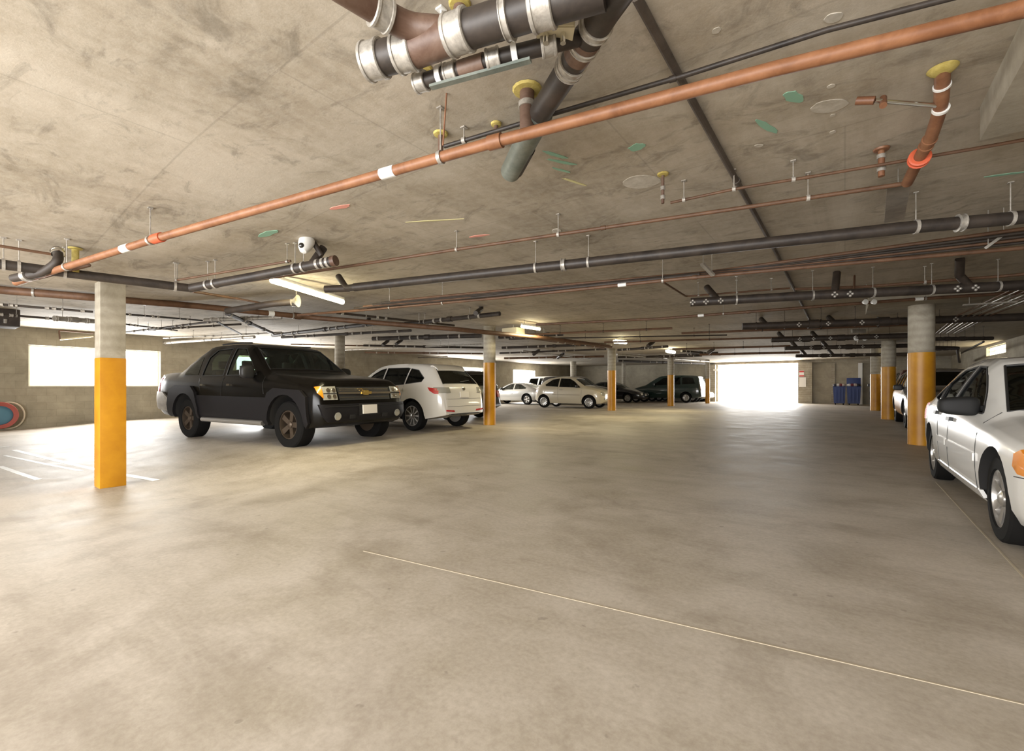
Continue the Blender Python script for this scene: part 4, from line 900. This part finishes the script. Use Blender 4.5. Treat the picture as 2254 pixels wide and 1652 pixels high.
# 2 white crossover ---------------------------------------------------
S = dict(L=4.66, ax=(.95, 3.70), r=.365, rim=.68, spokes=10, sw=.07, tw=.22, paint=paint('white_paint', (.66, .63, .58), .25), rimm=M['alloy'],
 top=[(0, .55), (.03, .70), (.15, .82), (.5, .96), (1.15, 1.06), (1.3, 1.12), (2.05, 1.56), (2.4, 1.65), (3.0, 1.68), (3.7, 1.65), (4.05, 1.60), (4.14, 1.55), (4.52, 1.13), (4.60, 1.02), (4.64, .70), (4.66, .45)],
 bot=[(0, .35), (.3, .24), (3.9, .26), (4.4, .34), (4.66, .40)], belt=[(0, .5), (.1, .66), (.5, .86), (1.3, .97), (3.2, 1.08), (4.0, 1.16), (4.45, 1.06), (4.58, .95), (4.66, .43)],
 w=[(0, .62), (.12, .80), (.5, .90), (1.0, .925), (3.8, .93), (4.3, .88), (4.55, .78), (4.66, .68)], wr=[(0, .5), (1.2, .70), (2.1, .62), (3.6, .60), (4.1, .56), (4.5, .68), (4.66, .62)],
 cab=(1.2, 4.15), seats=(2.2, 3.1), win=[[(1.60, 1.03), (2.10, 1.40), (2.34, 1.51), (2.53, 1.545), (2.53, 1.08)], [(2.59, 1.085), (2.59, 1.55), (3.34, 1.545), (3.42, 1.53), (3.40, 1.13)], [(3.45, 1.14), (3.47, 1.525), (3.74, 1.48), (4.02, 1.28), (3.98, 1.19)]],
 ws=[(1.36, .66), (2.0, .58)], wsz=1.08, rw=[(4.17, .52), (4.50, .64)], rwz=1.10)
a = PF(905, 948); hd = math.pi+.03
d = Vector((math.cos(hd), math.sin(hd), 0)); n_ = Vector((-d.y, d.x, 0)); c_ = a+d*1.375-n_*.90
K = Car(S, 'crossover', 'white crossover seen from its tail, parked beside the black pickup', 'car', c_, hd, 1.0)
K.glaze([M['glassdark'], M['glassdark'], M['glassdark'], M['glassdark']])
for sg in (1, -1):
    K.patch('tail_lamp', [(sg*.50, .93), (sg*.52, 1.06), (sg*.82, 1.06), (sg*.82, .92)], 'B', 'lampclear', .015, label='clear and red tail lamp')
    K.patch('tail_lamp_wing', [(4.28, .98), (4.22, 1.06), (4.50, 1.02), (4.50, .90), (4.42, .90)], 'L' if sg > 0 else 'R', 'redlens', .012)
    K.patch('rear_reflector', [(sg*.40, .47), (sg*.42, .51), (sg*.68, .53), (sg*.68, .49)], 'B', 'redlens', .012)
K.plate('B', 0, .88, 'plate', .32, .14); K.line('tailgate_seam', [(-.62, .60), (.62, .60)], 'B', .004, 'blackp'); K.patch('badge', arch(0, 1.03, .05, 12, 0, 345), 'B', 'chrome', .012, step=.03); K.patch('lower_valance', [(-.6, .40), (-.6, .43), (.6, .43), (.6, .40)], 'B', 'blackp', .01)
K.patch('spoiler', [(4.02, -.56), (4.02, .56), (4.20, .50), (4.20, -.50)], 'T', K.S['paint'], .03); K.line('rear_wiper', [(4.48, .0), (4.44, -.38)], 'T', .01, 'blackp', K.t, .015)
K.seams([[(1.55, 1.0), (1.5, .4)], [(2.56, 1.05), (2.56, .4)], [(3.42, 1.1), (3.34, .7)]]); K.seams([]); K.handle(2.40, .93, K.S['paint']); K.handle(3.25, .98, K.S['paint']); K.mirror(1.72, 1.06, M['blackp'], (.1, .10, .08))
K.line('tailgate_seam', [(-.66, .78), (.66, .78)], 'B', .004, 'blackp')
# 3 white sedan -------------------------------------------------------
S = dict(L=4.42, ax=(.92, 3.385), r=.30, rim=.66, spokes=7, sw=.17, tw=.185, gap=.05, paint=paint('sedan_white_paint', (.74, .73, .70), .22), rimm=M['alloy'],
 top=[(0, .50), (.02, .60), (.08, .66), (.3, .74), (.8, .80), (1.18, .85), (1.28, .875), (2.0, 1.29), (2.2, 1.35), (2.7, 1.37), (3.1, 1.34), (3.3, 1.28), (3.80, .99), (3.9, .96), (4.3, .92), (4.38, .87), (4.42, .55)],
 bot=[(0, .34), (.15, .22), (.5, .19), (3.9, .20), (4.3, .30), (4.42, .38)], belt=[(0, .48), (.08, .60), (.4, .70), (1.2, .79), (3.3, .88), (4.0, .89), (4.36, .82), (4.42, .5)],
 w=[(0, .60), (.1, .74), (.35, .81), (.9, .845), (3.4, .848), (4.0, .80), (4.3, .74), (4.42, .66)], wr=[(0, .55), (1.1, .68), (2.0, .56), (3.1, .55), (3.8, .66), (4.42, .60)],
 cab=(1.2, 3.5), seats=(2.05, 2.9), win=[[(1.52, .86), (2.02, 1.17), (2.20, 1.255), (2.44, 1.27), (2.46, .88)], [(2.53, .885), (2.52, 1.27), (2.92, 1.245), (3.16, 1.11), (3.12, .91)], [(3.19, .915), (3.22, 1.08), (3.26, 1.07), (3.46, .95)]],
 ws=[(1.33, .66), (1.99, .53)], wsz=.86, rw=[(3.30, .50), (3.78, .60)], rwz=.96)
pf, pr_ = PF(2162, 1186), PF(2034, 1051)
c_, hd, sc = place(pf, pr_, S, 'R'); S = stretch(S, sc)
sc = 1
M['mirr'] = mat('matt_black_mirror', (.012, .012, .012), .6, spec=.25)
K = Car(S, 'sedan', 'white four door sedan cut off by the right edge, nearest car to the camera', 'car', c_, hd, sc)
K.glaze([M['glass'], M['glass'], M['glass'], M['glass']])
for fc in 'LR':
    K.patch('side_moulding', [(1.42, .50), (1.42, .56), (2.50, .565), (2.50, .505)], fc, K.S['paint'], .016); K.patch('side_moulding', [(2.56, .505), (2.56, .565), (3.0, .57), (3.0, .51)], fc, K.S['paint'], .016)
    K.patch('rocker_trim', [(1.30, .24), (1.30, .30), (2.98, .31), (2.98, .25)], fc, K.S['paint'], .014)
    K.patch('corner_lamp', [(.26, .545), (.20, .70), (.48, .715), (.58, .66), (.56, .585), (.48, .545)], fc, 'amber', .014, label='amber corner lamp')
    sg = 1 if fc == 'L' else -1
    K.patch('headlamp', [(sg*.40, .56), (sg*.40, .66), (sg*.68, .68), (sg*.68, .56)], 'F', 'lampclear', .012); K.patch('tail_lamp', [(4.12, .68), (4.12, .88), (4.34, .86), (4.36, .70)], fc, 'redlens', .01)
    K.line('bumper_seam', [(.0, .53), (.42, .53), (.56, .52)], fc, .004, 'blackp')
K.seams([[(1.45, .88), (1.40, .30)], [(2.50, .92), (2.50, .30)], [(3.16, .94), (3.02, .60), (2.98, .30)]]); K.handle(2.42, .77, M['blackp'], .08); K.handle(3.14, .80, M['blackp'], .07)
K.mirror(1.78, .895, M['mirr'], (.13, .125, .078), .13); K.line('hood_seam', [(1.2, .62), (.35, .55), (.12, .45)], 'T', .004, 'blackp'); K.line('hood_seam', [(1.2, -.62), (.35, -.55), (.12, -.45)], 'T', .004, 'blackp')
K.line('windscreen_wiper', [(1.36, .1), (1.40, .55)], 'T', .010, 'blackp', K.t, .012); K.line('windscreen_wiper', [(1.36, -.5), (1.38, .0)], 'T', .010, 'blackp', K.t, .012); K.patch('grille', [(-.34, .58), (-.34, .64), (.34, .64), (.34, .58)], 'F', 'blackp', .012)
K.line('antenna', [(1.25, .70), (1.24, .70)], 'T', .004, 'blackp')
# 4 cream hatchback ---------------------------------------------------
S = dict(L=3.55, ax=(.68, 2.98), r=.295, rim=.66, spokes=12, sw=.09, tw=.18, gap=.05, paint=paint('cream_paint', (.56, .50, .38), .28), rimm=M['alloy'],
 top=[(0, .50), (.03, .68), (.10, .80), (.30, .90), (.72, .98), (.86, 1.02), (1.40, 1.40), (1.6, 1.47), (2.1, 1.50), (2.6, 1.45), (2.95, 1.36), (3.36, 1.02), (3.48, .90), (3.53, .60), (3.55, .45)],
 bot=[(0, .32), (.2, .20), (3.2, .22), (3.55, .36)], belt=[(0, .48), (.1, .70), (.35, .84), (.9, .93), (2.7, 1.0), (3.2, .98), (3.46, .86), (3.55, .43)],
 w=[(0, .50), (.10, .66), (.35, .77), (.8, .81), (2.9, .815), (3.3, .74), (3.55, .56)], wr=[(0, .42), (.8, .64), (1.5, .53), (2.8, .50), (3.3, .56), (3.55, .48)],
 cab=(.9, 3.15), seats=(1.7, 2.4), win=[[(1.10, .97), (1.42, 1.24), (1.66, 1.37), (2.14, 1.39), (2.15, 1.0)], [(2.22, 1.005), (2.21, 1.39), (2.56, 1.34), (2.90, 1.10), (2.86, 1.04)]],
 ws=[(.92, .62), (1.38, .53)], wsz=.99, rw=[(2.98, .46), (3.28, .52)], rwz=1.03)
pf, pr_ = PF(1299, 899.5), PF(1190.5, 896.6)
c_, hd, sc = place(pf, pr_, S, 'R'); sc = min(sc, 1.06)
K = Car(S, 'hatchback', 'small rounded cream hatchback, nose behind a yellow based column', 'car', c_, hd, sc)
K.glaze([M['glassdark']]*2); K.mirror(1.22, 1.0, M['blackp'], (.1, .09, .07)); K.handle(2.05, .86, M['chrome'], .08); K.seams([[(1.02, .95), (1.05, .32)], [(2.22, 1.0), (2.2, .36)]])
for sg in (1, -1):
    K.patch('headlamp', arch(sg*.55, .68, .10, 14, 0, 350), 'F', 'lampclear', .02); K.patch('tail_lamp', [(sg*.55, .70), (sg*.55, .90), (sg*.66, .90), (sg*.66, .70)], 'B', 'redlens', .015); K.patch('fog_lamp', arch(sg*.5, .45, .05, 10, 0, 350), 'F', 'lampclear', .015, step=.03)
for fc in 'LR': K.line('chrome_strip', [(1.1, .62), (2.5, .64)], fc, .008, 'chrome', K.t)
K.plate('F', 0, .42, 'plate', .4, .10)
# simpler shapes for the far cars ------------------------------------
def suv(pm, L=4.6, Ht=1.75, W_=.92, nose=1.0, r=.36, van=False):
    k = Ht/1.75; ll = L/4.6
    S = dict(L=L, ax=(.9*ll, 3.65*ll), r=r, rim=.62, spokes=6, sw=.16, tw=.22, paint=pm,
     top=[(u*ll, z*k) for u, z in ([(0, .55), (.03, .86), (.12, .98), (.5, 1.06), (1.15, 1.14), (1.25, 1.18), (1.9, 1.64), (2.15, 1.73), (2.9, 1.75), (4.2, 1.72), (4.36, 1.66), (4.5, 1.15), (4.57, .9), (4.6, .5)] if not van else
       [(0, .5), (.05, .80), (.3, .95), (.9, 1.10), (1.0, 1.14), (1.75, 1.62), (2.1, 1.73), (3.0, 1.75), (4.2, 1.72), (4.38, 1.64), (4.52, 1.1), (4.58, .8), (4.6, .45)])],
     bot=[(0, .40), (.2, .28), (4.3*ll, .30), (L, .42)], belt=[(u*ll, z*k) for u, z in [(0, .5), (.08, .82), (.5, .95), (1.2, 1.02), (4.3, 1.10), (4.5, 1.0), (4.6, .47)]],
     w=[(0, W_*.8), (.12, W_*.92), (.6, W_), (4.0*ll, W_), (4.4*ll, W_*.96), (L, W_*.86)], wr=[(0, W_*.7), (1.2*ll, W_*.8), (2.0*ll, W_*.70), (4.2*ll, W_*.68), (4.5*ll, W_*.76), (L, W_*.7)],
     cab=(1.15*ll, 4.25*ll), seats=(2.1*ll, 3.0*ll), win=[[(u*ll, z*k) for u, z in q] for q in ([(1.50, 1.10), (1.98, 1.44), (2.15, 1.56), (2.45, 1.60), (2.45, 1.12)], [(2.53, 1.13), (2.53, 1.60), (3.25, 1.60), (3.30, 1.15)], [(3.40, 1.16), (3.38, 1.60), (4.05, 1.58), (4.20, 1.20)])],
     ws=[(1.30*ll, W_*.76), (1.90*ll, W_*.66)], wsz=1.15*k, rw=[(4.37*ll, W_*.60), (4.49*ll, W_*.68)], rwz=1.12*k)
    return S
def sedan_s(pm, L=4.5, Ht=1.42, W_=.87, r=.31):
    k = Ht/1.385; ll = L/4.42
    return dict(L=L, ax=(.92*ll, 3.52*ll), r=r, rim=.66, spokes=5, sw=.22, tw=.2, paint=pm,
     top=[(u*ll, z*k) for u, z in [(0, .50), (.03, .62), (.12, .68), (.8, .85), (1.2, .92), (1.3, .96), (2.0, 1.31), (2.3, 1.38), (2.8, 1.385), (3.2, 1.32), (4.0, 1.0), (4.3, .97), (4.38, .9), (4.42, .55)]],
     bot=[(0, .34), (.15, .22), (3.9*ll, .22), (L, .38)], belt=[(u*ll, z*k) for u, z in [(0, .48), (.08, .60), (.4, .72), (1.2, .86), (3.3, .94), (4.0, .94), (4.36, .85), (4.42, .5)]],
     w=[(0, W_*.7), (.1, W_*.87), (.4, W_*.96), (.9, W_), (3.5*ll, W_), (4.1*ll, W_*.93), (L, W_*.78)], wr=[(0, W_*.6), (1.2*ll, W_*.78), (2.0*ll, W_*.66), (3.1*ll, W_*.64), (4.0*ll, W_*.76), (L, W_*.7)],
     cab=(1.2*ll, 3.6*ll), seats=(2.05*ll, 2.9*ll), win=[[(u*ll, z*k) for u, z in q] for q in ([(1.56, .925), (2.04, 1.20), (2.25, 1.285), (2.50, 1.295), (2.52, .945)], [(2.60, .95), (2.59, 1.295), (3.0, 1.26), (3.45, 1.04), (3.40, .98)])],
     ws=[(1.36*ll, W_*.74), (1.99*ll, W_*.62)], wsz=.93*k, rw=[(3.32*ll, W_*.58), (3.95*ll, W_*.68)], rwz=1.0*k)
def far(S, name, label, x, y, hd, tint, extra=None, nm='car'):
    K = Car(S, name, label, nm, (x, y, fl(x, y)), hd, 1.0); K.glaze([tint]*3, False); W_ = S['w'][2][1]; k = lerpl(K.belt, .4)
    for sg in (1, -1):
        K.patch('headlamp', [(sg*W_*.52, k-.20), (sg*W_*.52, k-.06), (sg*W_*.84, k-.06), (sg*W_*.84, k-.20)], 'F', 'lampclear', .02, step=.1)
        K.patch('tail_lamp', [(sg*W_*.62, k-.12), (sg*W_*.62, k+.10), (sg*W_*.84, k+.08), (sg*W_*.84, k-.12)], 'B', 'redlens', .02, step=.1)
    K.patch('grille', [(-W_*.42, k-.20), (-W_*.42, k-.08), (W_*.42, k-.08), (W_*.42, k-.20)], 'F', 'blackp', .015, step=.1); K.plate('F', 0, .52); K.plate('B', 0, .78)
    u = S['win'][0][0][0]; K.mirror(u+.12, S['win'][0][0][1]+.04, M['blackp'], (.1, .1, .08)); K.handle(S['win'][0][4][0]-.12, k-.02, S['paint'])
    return K
dk = M['glassdark']
far(suv(paint('dark_green_paint', (.012, .028, .024), .25), 4.7, 1.84, .95, r=.34, van=True), 'minivan', 'dark green minivan facing away from the gate, behind two yellow based columns', -9.85, 31.75, math.pi, M['glassblk'])
far(sedan_s(paint('silver_paint', (.50, .49, .46), .25, .4), 4.4, 1.32, .86), 'coupe', 'low silver car with five spoke wheels between the crossover column and the cream hatchback', -16.45, 22.95, math.pi, M['glass'])
far(suv(paint('far_white_paint', (.66, .65, .62), .3), 4.6, 1.80, .93), 'van', 'white high roofed vehicle behind the silver car', -16.2, 27.45, 0.0, dk)
far(suv(paint('charcoal_paint', (.02, .018, .018), .25), 4.5, 1.72, .92), 'crossover', 'dark crossover whose sloping windscreen shows over the cream hatchback', -13.3, 24.9, 0.0, M['glassblk'])
far(sedan_s(paint('black_sedan_paint', (.010, .010, .012), .2), 4.5, 1.40, .88), 'sedan', 'black sedan with chrome nose right of the column by the cream hatchback', -12.9, 29.5, 0.0, dk)
far(sedan_s(paint('beige_paint', (.45, .42, .34), .3), 4.4, 1.40, .86), 'sedan', 'beige sedan half hidden by the minivan at the gate opening', -9.65, 33.8, 0.0, dk)
far(suv(paint('far_black_paint', (.012, .012, .014), .25), 4.6, 1.62, .92), 'crossover', 'black car mostly hidden behind the white crossover\'s far side', -11.75, 11.45, math.pi, dk)
hd = -H
far(suv(paint('silver_suv_paint', (.34, .31, .28), .25, .5), 4.5, 1.58, .90), 'crossover', 'silver crossover behind the near right column with a dark wing mirror', 2.10, 16.85, hd, M['glassblk'])
far(suv(paint('maroon_paint', (.09, .012, .012), .25), 4.7, 1.78, .92), 'sport_utility', 'dark red utility vehicle between the second and third right columns', 2.45, 23.6, hd, M['glassblk'])
far(suv(paint('black_suv_paint', (.010, .010, .012), .22), 4.5, 1.72, .90), 'sport_utility', 'black vehicle with bright chrome edge behind the farthest right column', 1.95, 29.6, hd, M['glassblk'])
